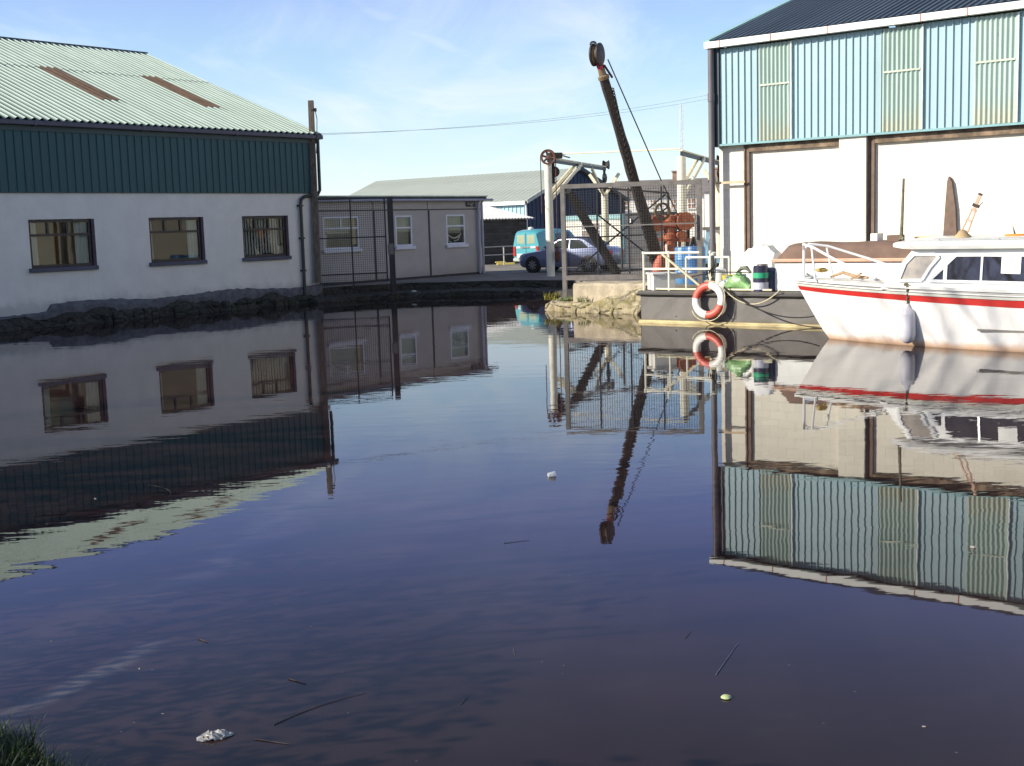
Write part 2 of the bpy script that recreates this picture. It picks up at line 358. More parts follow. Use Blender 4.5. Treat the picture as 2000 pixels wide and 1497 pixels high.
def inset_poly(pts, d):                     # move an open shoreline inland by d (land lies to the left of the walking direction)
    out = []
    for i, p in enumerate(pts):
        a = (pts[i] - pts[max(i - 1, 0)]); b = (pts[min(i + 1, len(pts) - 1)] - pts[i])
        n = V((0, 0))
        for e in (a, b):
            if e.length > 1e-6: e = e.normalized(); n += V((-e.y, e.x))
        out.append(p + n.normalized() * d)
    return out
# shoreline walked from far left to far right with the land on its left hand
shore = [LF.w(-60, .25, 0), LF.w(-1.0, .25, 0), LF.w(-.75, -.55, 0), LF.w(.8, -.75, 0), LF.w(2.4, -1.5, 0), LF.w(3.6, -3.3, 0), V((.2, 39.7, 0)), V((1.2, 38.9, 0)),
         V((1.9, 36.5, 0)), V((1.35, 34.0, 0)), V((.98, 32.3, 0)), V((1.0, 31.85, 0)), V((1.6, 30.9, 0)), V((2.33, 30.3, 0)), V((3.1, 29.6, 0)), GF.w(.0, 2.35, 0), GF.w(30, 2.35, 0)]
shore = [p.xy.copy() for p in shore]
yard_m = mat('worn_concrete_yard', (.21, .19, .165), .9, var=.25, scale=.8, bump=.3, bscale=14, col2=(.07, .065, .06), lo=.5, hi=.8)
quay_m = stone_mat('quay_stone', (.42, .35, .22), (.50, .44, .31), (.10, .085, .05), 1.7, .9, (.20, .17, .03, .75))
dark_quay_m = stone_mat('dark_quay_stone', (.045, .042, .035), (.085, .08, .07), (.012, .012, .01), 2.1, .9, (.03, .035, .012, .7))
def ledge(pts, w, ztop, m, name, jz=.03, n=6):
    fine = []
    for i in range(len(pts) - 1):
        for k in range(n): fine.append(pts[i].lerp(pts[i + 1], k / n))
    fine.append(pts[-1]); rnd = random.Random(3)
    ins = inset_poly(fine, w); mid = inset_poly(fine, .10); mbx = MB(); rows = []
    for p, q, r in zip(fine, mid, ins):
        j = rnd.uniform(-jz, jz); e = V((rnd.uniform(-.05, .05), rnd.uniform(-.05, .05)))
        rows.append([V((p.x + e.x, p.y + e.y, -.5)), V((p.x + e.x * 1.5, p.y + e.y * 1.5, .02)), V((p.x + e.x, p.y + e.y, ztop * .75 + j)), V((q.x, q.y, ztop + j)), V((r.x, r.y, ztop + .05 + j * .5)), V((r.x, r.y, -.5))])
    mbx.rings(rows, True, close=False); return struct(mbx.build(name, m))
ledge(shore[2:9], 1.9, .16, dark_quay_m, 'left_quay')
ledge(shore[9:16], 1.9, .22, quay_m, 'right_quay')
yard_edge = inset_poly(shore, 1.05); yard_edge[0] = shore[0]; yard_edge[1] = shore[1]
yard_edge[-2] = shore[-2]; yard_edge[-1] = shore[-1]
yp = [V((p.x, p.y)) for p in yard_edge]
far = [V((900, yp[-1].y)), V((900, 3000)), V((-900, 3000)), V((-900, yp[0].y))]
poly = yp + far
mb = MB(); zt = .42
from mathutils.geometry import tessellate_polygon
tri = tessellate_polygon([[V((p.x, p.y, 0)) for p in poly]])
mb.add([V((p.x, p.y, zt)) for p in poly], [t for t in tri])
rnd = random.Random(4)
mb.add([V((p.x, p.y, zt)) for p in yp] + [V((p.x, p.y, -.5)) for p in yp], [(i, i + 1, len(yp) + i + 1, len(yp) + i) for i in range(len(yp) - 1)], 0)
mb.mi = [1 if (len(f) == 4 and sum(mb.v[i].x for i in f) / 4 < 1.9) else 0 for f in mb.f]
struct(mb.build('ground', [yard_m, dark_quay_m]))

# near grassy bank the photographer stands on, with a shoulder at the lower left
grass_soil = mat('bank_soil', (.035, .038, .018), .95, var=.4, scale=4, bump=.6)
edge = [(14, 3.3), (6, 3.4), (2.5, 3.5), (.6, 3.6), (-1.1, 3.8), (-1.86, 4.58), (-3.0, 6.2), (-4.6, 9.4), (-7.6, 15.0), (-12.5, 22), (-22, 24), (-60, 22)]
mb = MB(); rows = []
fine = []
for i in range(len(edge) - 1):
    for k in range(5): fine.append(V(edge[i]).lerp(V(edge[i + 1]), k / 5))
fine.append(V(edge[-1]))
inn = [V((p.x - (1.0 if p.x < -1 else 0) * 1.5, p.y - (2.2 if p.x > -3 else 1.2))) for p in fine]
for p, q in zip(fine, inn):
    h1 = .04 if p.x > -1 else .12
    out2 = q + (q - p) * 1.5
    rows.append([V((p.x, p.y, -.4)), V((p.x, p.y, 0.02)), V((p.lerp(q, .25).x, p.lerp(q, .25).y, h1)), V((q.x, q.y, .55)), V((out2.x, out2.y, .75)), V((out2.x - (60 if p.x < -3 else 0), -60 if p.x > -13 else out2.y - 40, .8))])
mb.rings(rows, False, close=False); struct(mb.build('bank', grass_soil, smooth=True))
grass_m = mat('grass_blades', (.035, .062, .012), .6, var=.5, scale=9, col2=(.14, .12, .03), lo=.6, hi=.8)
def blades(mb, base, n, spread, h, lean=.5, w=.006, rnd=random):
    for _ in range(n):
        a = rnd.uniform(0, 2 * pi); r = spread * sqrt(rnd.random()); p = V(base) + V((cos(a) * r, sin(a) * r, 0))
        hh = h * rnd.uniform(.5, 1.15); b = rnd.uniform(0, 2 * pi); L = V((cos(b), sin(b), 0)) * hh * rnd.uniform(.1, lean); sd = V((-sin(b), cos(b), 0)) * w
        m1 = p + L * .35 + Z * hh * .6; t_ = p + L + Z * hh
        mb.add([p - sd, p + sd, m1 + sd * .7, m1 - sd * .7, t_], [(0, 1, 2, 3), (3, 2, 4)])
mb = MB(); rnd = random.Random(11)
for i in range(5200):
    k = rnd.random(); p = onz(rnd.uniform(-260, 95) , 1440 + 130 * rnd.random(), .0)
    e = rnd.uniform(-.25, .45)
    q = V((-1.62 - .6 * rnd.random() * 1.6, 4.50 + rnd.uniform(-.75, .55), .04))
    lim = -1.62 - max(0, q.y - 4.45) * .9
    if q.x > lim: q.x = lim - rnd.random() * .4
    blades(mb, q, 1, .02, .09 + .07 * rnd.random(), 1.1, .0045, rnd)
for k in range(26): blades(mb, V((-1.72 + .012 * k + rnd.uniform(-.03, .03), 4.62 - .012 * k, .0)), 1, .03, .16 * rnd.random() + .05, .6, .003, rnd)
o = mb.build('grass', grass_m); o['kind'] = 'stuff'

# ------------------------------------------------------------------ left building (white workshop, green roof)
LB = thing('workshop_building', 'long white workshop with dark green cladding and pale green corrugated roof, on the left bank', 'building', LF.w(0, 0, 0), LF.rz)
render_w = layered_mat('grey_white_render', (.78, .745, .68), [(.45, .80, (.47, .44, .40), .7, .6)], .85, .045, .12, 60, .30, (.50, .49, .46))
wins = [(-9.95, -8.05, 1.5, 2.735), (-6.345, -4.48, 1.5, 2.735), (-3.07, -1.26, 1.5, 2.735)]
more_w = [(-13.6, -11.8, 1.5, 2.735), (-17.3, -15.5, 1.5, 2.735)]
EV, RZ_, HW = 5.24, 8.58, 8.55
mb = MB(); rect_wall(mb, -32, 0, .35, 3.46, wins + more_w, 0, .13)
mb.quad((0, 0, .35), (0, 17, .35), (0, 17, EV), (0, 8.5, RZ_ - .08), (0, 0, EV - .06))
mb.quad((-32, 17, .35), (-32, 0, .35), (-32, 0, EV), (-32, 8.5, RZ_ - .08), (-32, 17, EV)); mb.quad((0, 17, .35), (-32, 17, .35), (-32, 17, EV), (0, 17, EV))
mb.quad((-32, 0, 3.46), (0, 0, 3.46), (0, 0, EV - .06), (-32, 0, EV - .06))
mb.build('wall', render_w, LB, local=True)
green_clad = sheet_mat('dark_green_cladding', (.022, .088, .098), .5, .25, (.015, .03, .035), 'z', var=.12)
mb = MB(); mb.sheet((-32, -.035, 3.42), X, Z, 31.96, 1.52, .235, .03, -Y_, 1, 'rib')
mb.build('cladding', green_clad, LB, local=True)
mb = MB(); mb.bb(-32, 0.0, -.075, -.037, 4.94, 5.16); mb.bb(-32, 0, -.05, .0, 3.40, 3.425)
mb.build('fascia_board', mat('dark_green_fascia', (.022, .058, .066), .5, var=.12), LB, local=True)
sl_ = (RZ_ - EV) / HW; sv = V((0, HW, RZ_ - EV)).normalized(); nv = V((0, -(RZ_ - EV), HW)).normalized(); SLEN = sqrt(HW ** 2 + (RZ_ - EV) ** 2)
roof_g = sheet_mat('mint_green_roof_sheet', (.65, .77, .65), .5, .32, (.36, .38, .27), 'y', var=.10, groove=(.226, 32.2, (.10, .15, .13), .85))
def roofpt(x, y, up=0.): return V((x, y, EV + (y + .08) * sl_)) + nv * up
y_ms = 5.10; PITCHR = .226
mb = MB()
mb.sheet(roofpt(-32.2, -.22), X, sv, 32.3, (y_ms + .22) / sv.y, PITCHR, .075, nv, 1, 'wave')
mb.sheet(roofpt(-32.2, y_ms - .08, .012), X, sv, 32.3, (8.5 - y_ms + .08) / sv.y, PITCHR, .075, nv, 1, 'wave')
bv = V((0, HW, -(RZ_ - EV))).normalized()
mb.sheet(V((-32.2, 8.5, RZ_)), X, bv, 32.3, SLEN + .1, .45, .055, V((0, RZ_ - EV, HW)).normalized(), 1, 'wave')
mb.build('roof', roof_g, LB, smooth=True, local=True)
brown_sky = mat('brown_rooflight_sheet', (.115, .070, .042), .6, var=.3, scale=3, stretch=(4, .6, 1))
for x0 in (-6.10, -2.60):
    mb = MB(); xs = -32.2 + round((x0 + 32.2) / PITCHR) * PITCHR
    mb.sheet(roofpt(xs, 2.0, .014), X, sv, PITCHR * 2.98, 3.12 / sv.y, PITCHR, .076, nv, 1, 'wave'); mb.build('rooflight', brown_sky, LB, smooth=True, local=True)
dark_trim = mat('dark_grey_trim', (.035, .04, .05), .5, var=.2)
mb = MB(); mb.bar((-32.2, 8.5, RZ_ + .045), (.12, 8.5, RZ_ + .045), .34, .05); mb.build('ridge_cap', dark_trim, LB, local=True)
mb = MB(); mb.bar(roofpt(.10, -.2, -.02), roofpt(.10, 8.5, -.02), .05, .14, nv); mb.build('verge_trim', mat('grey_green_trim', (.16, .20, .20), .5), LB, local=True)
mb = MB(); mb.bb(-32, .16, -.24, -.08, 5.07, 5.20)
for k in range(10): mb.bb(-.12 - 3.2 * k, -.04 - 3.2 * k, -.25, -.07, 5.055, 5.205)
mb.build('gutter', mat('purple_grey_gutter', (.060, .058, .085), .45, var=.12), LB, local=True, bevel=.02)
mb = MB(); mb.tube([(.03, -.12, 5.1), (.03, -.10, 3.5), (-.05, -.10, 3.38), (-.62, -.09, 3.30), (-.76, -.09, 3.22), (-.80, -.09, 3.05), (-.81, -.09, .16)], .052, 10)
for z in (3.0, 2.0, 1.0): mb.bb(-.88, -.74, -.15, 0, z, z + .05)
mb.build('downpipe', mat('dark_green_pipe', (.018, .024, .026), .4), LB, smooth=True, local=True)
# plinth: smeared cement over rough stone footing
cement = mat('dark_cement_smear', (.13, .13, .145), .9, var=.25, scale=5, bump=.5, bscale=14, col2=(.05, .05, .05), lo=.5, hi=.75)
mb = MB(); rnd = random.Random(5); rows = []; rows2 = []
xx = -32.0
while xx < .02:
    zt_ = .56 + .05 * sin(xx * 1.3) + rnd.uniform(-.02, .02) - (.16 if xx < -9.6 else 0) - .05 * max(0, (-9 - xx) * .1)
    zb3 = min(zt_ - .06, .30 + .07 * sin(xx * 2.1) + .05 * sin(xx * 5.3) + rnd.uniform(-.03, .03))
    rows.append([V((xx, .02, zt_ + .02)), V((xx, -.035 - rnd.random() * .01, zt_ - .02)), V((xx, -.06 - rnd.random() * .02, (zt_ + zb3) / 2)), V((xx, -.05, zb3)), V((xx, .03, zb3 - .02))])
    rows2.append([V((xx, .03, zb3 + .05)), V((xx, -.055 - rnd.random() * .05, zb3 - .01)), V((xx, -.07 - rnd.random() * .09, .20)), V((xx, -.06 - rnd.random() * .09, .10)), V((xx, -.12 - rnd.random() * .06, .03)), V((xx, -.10, -.3))]); xx += .13
mb.rings(rows, False, close=False); mb.build('plinth', cement, LB, local=True)
mb = MB(); mb.rings(rows2, False, close=False); mb.build('rough_base', dark_quay_m, LB, local=True)
mb = MB(); xx = -32.0
while xx < -.1:
    w_ = rnd.uniform(.16, .5); h_ = rnd.choice((rnd.uniform(.05, .16), rnd.uniform(.14, .30))); d_ = rnd.uniform(.08, .17)
    mb.box((xx + w_ / 2, -.07, h_ / 2 - .06), (w_ * .96, d_ * 2, h_ + .1), rnd.uniform(-.15, .15)); xx += w_ * rnd.uniform(.8, 1.1)
mb.build('stone_footing', dark_quay_m, LB, local=True, bevel=.05)
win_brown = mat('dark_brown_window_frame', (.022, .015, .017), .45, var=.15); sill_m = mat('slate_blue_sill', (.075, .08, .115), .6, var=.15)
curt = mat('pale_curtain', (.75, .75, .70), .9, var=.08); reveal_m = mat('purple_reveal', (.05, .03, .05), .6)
def casement(par, a, b, c, d, y, fm, gm, bars, bw=.07, dep=.06, sill=None, name='window'):
    """frame with given extra bars [(x0,z0,x1,z1)] in 0..1 units; children pane and sill"""
    mb = MB(); y0, y1 = y, y + dep
    for r in ((a, a + bw, c, d), (b - bw, b, c, d), (a + bw, b - bw, c, c + bw), (a + bw, b - bw, d - bw, d)): mb.bb(r[0], r[1], y0, y1, r[2], r[3])
    for u0, v0, u1, v1 in bars:
        p = (a + (b - a) * u0, c + (d - c) * v0, a + (b - a) * u1, c + (d - c) * v1)
        if u0 == u1: mb.bb(p[0] - bw * .45, p[0] + bw * .45, y0 + .004, y1 - .004, p[1], p[3])
        else: mb.bb(p[0] + bw * .5, p[2] - bw * .5, y0 + .002, y1 - .002, p[1] - bw * .45, p[1] + bw * .45)
    w_ = mb.build(name, fm, par, local=True)
    mb = MB(); mb.bb(a + bw * .5, b - bw * .5, y0 + dep * .45, y0 + dep * .6, c + bw * .5, d - bw * .5); mb.build('pane', gm, w_, local=True)
    if sill: mb = MB(); mb.bb(a - .09, b + .07, -.10, y0 - .002, c - .115, c - .006); mb.build('sill', sill, w_, local=True, bevel=.008)
    return w_
def curtain(par, x0, x1, z0, z1, y, amp=.025, waves=4, m=curt):
    mb = MB(); n = 24; rows = [[V((x0 + (x1 - x0) * i / n, y + amp * sin(waves * 2 * pi * i / n + j * .4), z0 + (z1 - z0) * j / 3)) for i in range(n + 1)] for j in range(4)]
    mb.rings(rows, False, close=False); return mb.build('curtain', m, par, smooth=True, local=True)
tb = [(0, .68, 1, .68), (.31, .68, .31, 1), (.62, .68, .62, 1)]
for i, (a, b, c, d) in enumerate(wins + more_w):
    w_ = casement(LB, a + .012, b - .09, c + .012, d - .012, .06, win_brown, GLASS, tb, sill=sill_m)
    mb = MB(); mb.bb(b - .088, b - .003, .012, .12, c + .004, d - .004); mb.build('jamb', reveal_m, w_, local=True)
    if i == 0: curtain(w_, a + .03, a + .30, c + .08, d, .15); curtain(w_, b - .52, b - .12, c + .08, d, .15, .02, 3)
    elif i == 1: curtain(w_, a + .03, a + .19, c + .08, d, .15); curtain(w_, b - .48, b - .10, c + .08, d, .15)
    elif i == 2:
        for k in range(15):
            x_ = a + .08 + k * .107; curtain(w_, x_, x_ + .06, c + .08 + .04 * random.random(), d - .05, .22 + .02 * random.random(), .008, 1)
        mb = MB(); mb.bb(b - .34, b - .2, .16, .17, c + .09, c + .32); mb.build('notice', white_paint, w_, local=True)
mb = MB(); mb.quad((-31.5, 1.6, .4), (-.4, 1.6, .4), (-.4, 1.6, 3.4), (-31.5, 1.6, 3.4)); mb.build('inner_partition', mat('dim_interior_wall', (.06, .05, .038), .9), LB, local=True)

# timber pole at the corner with its cable
pb, pt_ = at(621, 553, 38.9), at(607, 197, 39.1)
mb = MB(); mb.bar(pb, pt_, .19, .19, mi=0, w2=.16, h2=.15)
pole = thing('timber_pole', 'tall square weathered timber pole standing at the corner of the white workshop', 'pole', pb)
mb.build('shaft', mat('grey_brown_pole_timber', (.16, .125, .095), .85, var=.35, scale=5, bump=.5, stretch=(5, 5, .6), col2=(.05, .04, .03), lo=.5, hi=.7), pole)
mb = MB(); q = at(615, 215, 39.0); mb.tube([q + V((-.1, 0, 0)), q, at(619, 232, 39), at(619, 262, 39), at(618, 300, 39)], .014, 6); mb.box(q, (.10, .08, .10)); mb.build('cable_bracket', black_metal, pole)
# overhead wires
a0 = at(620, 264, 39.0)
for k, (ex, ey) in enumerate(((1420, 178), (1420, 188))):
    e = at(ex, ey, 62); mb = MB(); pts = [a0.lerp(e, t / 16) - Z * (.35 * 4 * (t / 16) * (1 - t / 16)) + Z * .04 * k for t in range(17)]
    mb.tube(pts, .0055, 5); solo('overhead_wire', mb, mat('faded_wire', (.50, .54, .58), .7), ['thin overhead wire, upper of the pair crossing the sky', 'thin overhead wire, lower of the pair crossing the sky'][k], 'wire', a0 + Z * .04 * k, 'overhead wires crossing the sky')

# ------------------------------------------------------------------ portable cabin beside it
PC = thing('portable_cabin', 'long low grey portable cabin with white framed windows behind the mesh gate', 'cabin', LF.w(0, 0, 0) + LF.y * 1.2, LF.rz)
cab_m = layered_mat('grey_cabin_panel', (.43, .40, .385), [(.5, .9, (.25, .23, .22), .35, .4)], .7, .05, .08, 40, .10, (.28, .26, .25))
cw = [(1.33, 2.97, 1.61, 2.69), (4.80, 5.66, 1.61, 2.69), (7.54, 8.60, 1.59, 2.69)]
x0c, x1c, CTOP = .15, 9.55, 3.28
mb = MB(); rect_wall(mb, x0c, x1c, .50, CTOP, cw, 0, .06)
mb.quad((x1c, 0, .5), (x1c, 3.0, .5), (x1c, 3.0, CTOP), (x1c, 0, CTOP)); mb.quad((x0c, 3, .5), (x0c, 0, .5), (x0c, 0, CTOP), (x0c, 3, CTOP)); mb.quad((x1c, 3, .5), (x0c, 3, .5), (x0c, 3, CTOP), (x1c, 3, CTOP))
mb.build('wall', cab_m, PC, local=True)
mb = MB(); mb.bb(x0c - .1, x1c + .2, -.22, 3.1, CTOP + .055, CTOP + .10); mb.build('roof', mat('pale_felt_roof', (.45, .50, .42), .8, var=.2), PC, local=True)
mb = MB(); mb.bb(x0c - .09, x1c + .17, -.19, -.15, CTOP - .03, CTOP + .053); mb.bb(x0c, x1c, -.14, 3.0, CTOP + .002, CTOP + .053); mb.build('fascia', mat('mossy_dark_fascia', (.05, .052, .042), .7, var=.3), PC, local=True)
joint = mat('dark_joint_strip', (.035, .033, .036), .6)
mb = MB()
for x in (3.73, 6.58): mb.bb(x - .045, x + .045, -.012, 0.005, .5, 2.86)
mb.bb(x0c, x1c, -.012, .004, 2.865, 2.905); mb.bb(3.70, 3.715, -.010, .003, 2.91, CTOP); mb.bb(6.52, 6.535, -.010, .003, 2.91, CTOP)
mb.build('joint_strips', joint, PC, local=True)
mb = MB(); mb.bb(x0c, x1c, -.03, 2.9, .36, .498); mb.build('base_skirt', mat('dark_base_skirt', (.05, .048, .05), .9, var=.3, scale=5), PC, local=True)
pvc = mat('white_plastic_frame', (.62, .63, .72), .35, var=.05)
rd = thing
mb = MB(); mb.tube([(x0c, -.26, CTOP - .06), (x1c + .45, -.26, CTOP - .06)], .045, 8); mb.build('gutter', mat('lilac_grey_plastic', (.36, .36, .44), .45, var=.1), PC, smooth=True, local=True)
for x in (9.30, 9.50):
    mb = MB(); mb.tube([(x, -.26, CTOP - .05), (x, -.11, CTOP - .14), (x, -.11, .45)], .05, 8); mb.build('downpipe', MATS['lilac_grey_plastic'], PC, smooth=True, local=True)
w_ = casement(PC, *cw[0], .0, pvc, GLASS, [(0, .64, 1, .64), (.5, .64, .5, 1)], .06, .05, pvc)
mb = MB(); mb.bb(1.40, 2.9, .12, .13, 1.68, 2.62); mb.build('blind', mat('cream_blind', (.44, .41, .33), .9, var=.1), w_, local=True)
w_ = casement(PC, *cw[1], .0, pvc, GLASS, [(0, .60, 1, .60)], .06, .05, pvc); mb = MB(); mb.bb(4.86, 5.6, .12, .13, 1.68, 2.62); mb.build('blind', MATS['cream_blind'], w_, local=True)
w_ = casement(PC, *cw[2], .0, pvc, GLASS, [(0, .62, 1, .62)], .06, .05, pvc)
curtain(w_, 7.62, 8.52, 2.0, 2.62, .14, .02, 5, MATS['cream_blind'])
mb = MB(); mb.tube([(7.68 + .08 * k, .10, 1.98 - .16 * sin(pi * k / 10)) for k in range(11)], .03, 6); mb.tube([(7.7, .10, 1.98), (7.75, .10, 1.7), (7.9, .10, 1.68)], .025, 6); mb.tube([(8.45, .10, 1.98), (8.3, .10, 1.75), (8.05, .10, 1.70)], .025, 6); mb.build('bunched_net', white_paint, w_, smooth=True, local=True)
# sign with its lettering
def text_mesh(txt, size, M, parent, m, name='lettering'):
    cu = bpy.data.curves.new('txt', 'FONT'); cu.body = txt; cu.size = size; cu.extrude = .002; cu.align_x = 'CENTER'; cu.align_y = 'CENTER'
    t_ = bpy.data.objects.new('txt', cu); COL.objects.link(t_); bpy.context.view_layer.update()
    me = bpy.data.meshes.new_from_object(t_.evaluated_get(bpy.context.evaluated_depsgraph_get()))
    bpy.data.objects.remove(t_); me.transform(M); me.materials.clear(); me.materials.append(m)
    o = bpy.data.objects.new(name, me); COL.objects.link(o); o.parent = parent; MW[o.name] = MW[parent.name]; return o
sg = thing('name_sign', 'small black name sign with pale lettering high on the end of the grey cabin', 'sign', LF.w(8.95, 1.2, 3.07), LF.rz)
mb = MB(); mb.bb(-.27, .25, -.035, -.014, -.10, .095); mb.build('board', mat('black_sign_board', (.012, .012, .018), .5), sg, local=True)
RX90 = Matrix.Rotation(radians(90), 4, 'X')
sgl = mat('pale_sign_paint', (.50, .50, .52), .6)
text_mesh('ALLSV', .155, Matrix.Translation((-.01, -.038, .028)) @ RX90, sg, sgl); text_mesh('PIII', .075, Matrix.Translation((.06, -.038, -.062)) @ RX90, sg, sgl)

# mesh gate in front of the cabin
gp = V((-3.70, 39.75, .16)); gl_ = V((-6.02, 39.05, .16)); gx = (gp - gl_); gx.z = 0; GL = gx.length; grz = math.atan2(gx.y, gx.x)
MG = thing('mesh_gate', 'black wire mesh gate panel hung between the workshop corner and a black post', 'gate', gl_, grz)
mb = MB(); zb, ztp = .42, 3.05; fr_ = .042
for x in (.06, .06 + (GL - .30) * .5, GL - .20): mb.bb(x - fr_ / 2, x + fr_ / 2, -.02, .02, (zb if x != .06 + (GL - .30) * .5 else .15), ztp)
for z in (zb, zb + .26, 1.83, ztp): mb.bb(.06, GL - .2, -.018, .018, z - fr_ / 2, z + fr_ / 2)
mb.build('frame', black_metal, MG, local=True)
mb = MB(); px_n = int((GL - .26) / .07)
for k in range(px_n + 1): mb.bar((.06 + k * .07, 0, zb), (.06 + k * .07, 0, ztp), .0065)
for k in range(int((ztp - zb) / .07)): mb.bar((.06, 0, zb + k * .07), (GL - .2, 0, zb + k * .07), .0065)
mb.build('wire_mesh', wire_mat, MG, local=True)
mb = MB(); mb.bb(GL - .10, GL + .06, -.07, .07, .0, 3.08); mb.build('post', black_metal, MG, local=True)
mb = MB(); mb.bb(GL - .16, GL + .02, -.10, -.075, 1.25, 1.60); mb.tube([(GL - .1, -.12, 1.3), (GL - .14, -.14, 1.45), (GL - .1, -.12, 1.55)], .02, 6); mb.build('latch', grey_steel, MG, local=True)

# litter on the left quay
for k, (x, y, s_, lb) in enumerate(((642, 572.5, .10, 'white scrap of litter on the dark quay below the mesh gate hinge'), (664, 573, .05, 'tiny pale pebble of litter on the dark quay below the mesh gate'), (808, 570, .09, 'pale rubble stone on the dark quay right of the black gate post'))):
    p = onz(x, y, .2); mb = MB(); mb.lathe(p - Z * .01, (.2, .1, 1), [(s_ * .6, 0), (s_, .02), (s_ * .8, .04), (.01, .05)], 7); solo('litter_scrap', mb, white_paint, lb, 'litter', p, 'scraps on the left quay')

# ------------------------------------------------------------------ right warehouse
RB = thing('warehouse', 'tall cream block warehouse with pale teal upper cladding and dark ribbed roof, on the right', 'building', RF.w(0, 0, 0), RF.rz)
blk = block_mat('cream_painted_block', (.80, .755, .63), (.68, .63, .52), .45, .225, .2, .04)
CB, CT = 4.02, 6.30; RBW = 26.; RD = 16.
mb = MB(); mb.bb(.02, RBW, 0, .12, .35, CB + .1); mb.quad((.02, .12, .35), (.02, .12, CT), (.02, RD / 2, CT + .33 * RD / 2 - .1), (.02, RD, CT), (.02, RD, .35)); mb.quad((RBW, .12, .35), (RBW, RD, .35), (RBW, RD, CT), (RBW, RD / 2, CT + .33 * RD / 2 - .1), (RBW, .12, CT)); mb.quad((0, RD, .35), (RBW, RD, .35), (RBW, RD, CT), (0, RD, CT))
mb.bb(3.20, 3.84, -.16, -.002, .35, CB - .002); mb.build('wall', blk, RB, local=True)
mb = MB(); mb.bb(.16, RBW, .0, .03, CB + .10, CT); mb.build('rail_backing', dark_trim, RB, local=True)
teal = sheet_mat('pale_teal_cladding', (.33, .47, .505), .45, .35, (.40, .50, .52), 'z', var=.14)
trl = sheet_mat('clear_plastic_sheet', (.39, .50, .45), .5, .45, (.50, .57, .49), 'z', var=.12, edge=(4.0, 4.7, (.50, .42, .25), .40))
spans = [(1.20, 2.03), (4.22, 5.12), (6.22, 7.12), (9.2, 10.1), (12.2, 13.1)]
xs = [.16] + [x for s_ in spans for x in s_] + [RBW]
for k in range(0, len(xs), 2):
    mb = MB(); mb.sheet((xs[k], -.18, CB), X, Z, xs[k + 1] - xs[k], CT - CB - .02, .168, .035, -Y_, 1, 'rib'); mb.build('cladding', teal, RB, local=True)
rail_m = mat('yellowed_rail', (.50, .55, .43), .6, var=.15)
for a, b in spans:
    mb = MB(); mb.sheet((a, -.192, CB + .005), X, Z, b - a, CT - CB - .04, .104, .045, -Y_, 6, 'wave', jit=.002); tp = mb.build('translucent_panel', trl, RB, smooth=True, local=True)
    mb = MB(); mb.bb(a + .03, b - .03, -.242, -.239, CB + 1.28, CB + 1.32); mb.build('rail_strip', rail_m, tp, local=True)
for x in (2.03, 5.12, 7.12): mb = MB(); mb.bb(x, x + .03, -.25, -.20, CB, CT - .05); mb.build('sheet_edge', mat('pale_sheet_edge', (.72, .78, .74), .6), RB, local=True)
mb = MB(); mb.bb(.15, RBW, -.235, -.17, CB - .05, CB + .0); mb.build('drip_flashing', mat('teal_flashing', (.20, .38, .40), .5, var=.1), RB, local=True)
brown_steel = mat('brown_stanchion', (.17, .115, .085), .8, var=.2, scale=4)
mb = MB(); mb.bb(.88, 3.198, -.10, -.002, CB - .22, CB - .052); mb.bb(4.02, RBW, -.10, -.002, CB - .22, CB - .052); mb.build('wall_plate', mat('mottled_brown_beam', (.24, .17, .11), .85, var=.45, scale=3, col2=(.10, .07, .05), lo=.45, hi=.7), RB, local=True)
for x0, x1, zb_ in ((.73, .87, 1.0), (3.86, 4.0, 1.45), (10.2, 10.34, 1.0)):
    mb = MB(); mb.bb(x0, x1, -.05, -.003, zb_, CB - .054); mb.bb(x0 - .005, x0 + .035, -.08, -.051, zb_, CB - .054); mb.bb(x1 - .035, x1 + .005, -.08, -.051, zb_, CB - .054); mb.build('stanchion', brown_steel, RB, local=True)
mb = MB(); mb.bb(.03, .80, -.18, -.162, 3.06, 3.12); mb.build('pipe_strap', mat('pale_rusty_strap', (.60, .47, .30), .7), RB, local=True)
mb = MB(); mb.bb(-.02, .155, -.24, .10, CB - .06, CT + .04); mb.build('corner_trim', mat('navy_corner_trim', (.02, .04, .055), .5), RB, local=True)
mb = MB(); mb.tube([(-.02, -.30, CT), (-.02, -.30, 1.6)], .075, 12); mb.tube([(-.02, -.30, 1.62), (-.02, -.30, .45)], .088, 12); mb.tube([(-.02, -.30, 5.05), (-.02, -.30, 5.25)], .088, 12)
mb.build('downpipe', mat('grey_downpipe', (.14, .125, .13), .5, var=.18, scale=3, stretch=(1, 1, .3)), RB, smooth=True, local=True)
mb = MB(); mb.bb(-.14, RBW, -.42, -.26, CT - .0, CT + .15); mb.build('gutter', mat('white_gutter_board', (.85, .85, .80), .5, var=.04), RB, local=True)
mb = MB(); mb.bb(-.06, RBW, -.258, .10, CT + .05, CT + .08); mb.build('soffit', dark_trim, RB, local=True)
for x in (.28, 1.62, 3.02, 5.15, 6.15, 9.0): mb = MB(); mb.bb(x - .012, x + .012, -.424, -.256, CT - .004, CT + .154); mb.build('gutter_joint', rust, RB, local=True)
roof_d = sheet_mat('dark_slate_roof_sheet', (.085, .105, .125), .45, .55, (.13, .24, .27), 'y', var=.25)
rs = V((0, 1, .33)).normalized(); rn = V((0, -.33, 1)).normalized()
mb = MB(); mb.sheet((-.05, -.40, CT + .13), X, rs, RBW + .1, (RD / 2 + .4) / rs.y, .168, .045, rn, 1, 'trap')
mb.sheet((-.05, RD / 2, CT + .13 + .33 * (RD / 2 + .4)), X, V((0, 1, -.33)).normalized(), RBW, (RD / 2 + .3) / rs.y, .5, .045, V((0, .33, 1)).normalized(), 1, 'trap')
mb.build('roof', roof_d, RB, local=True)
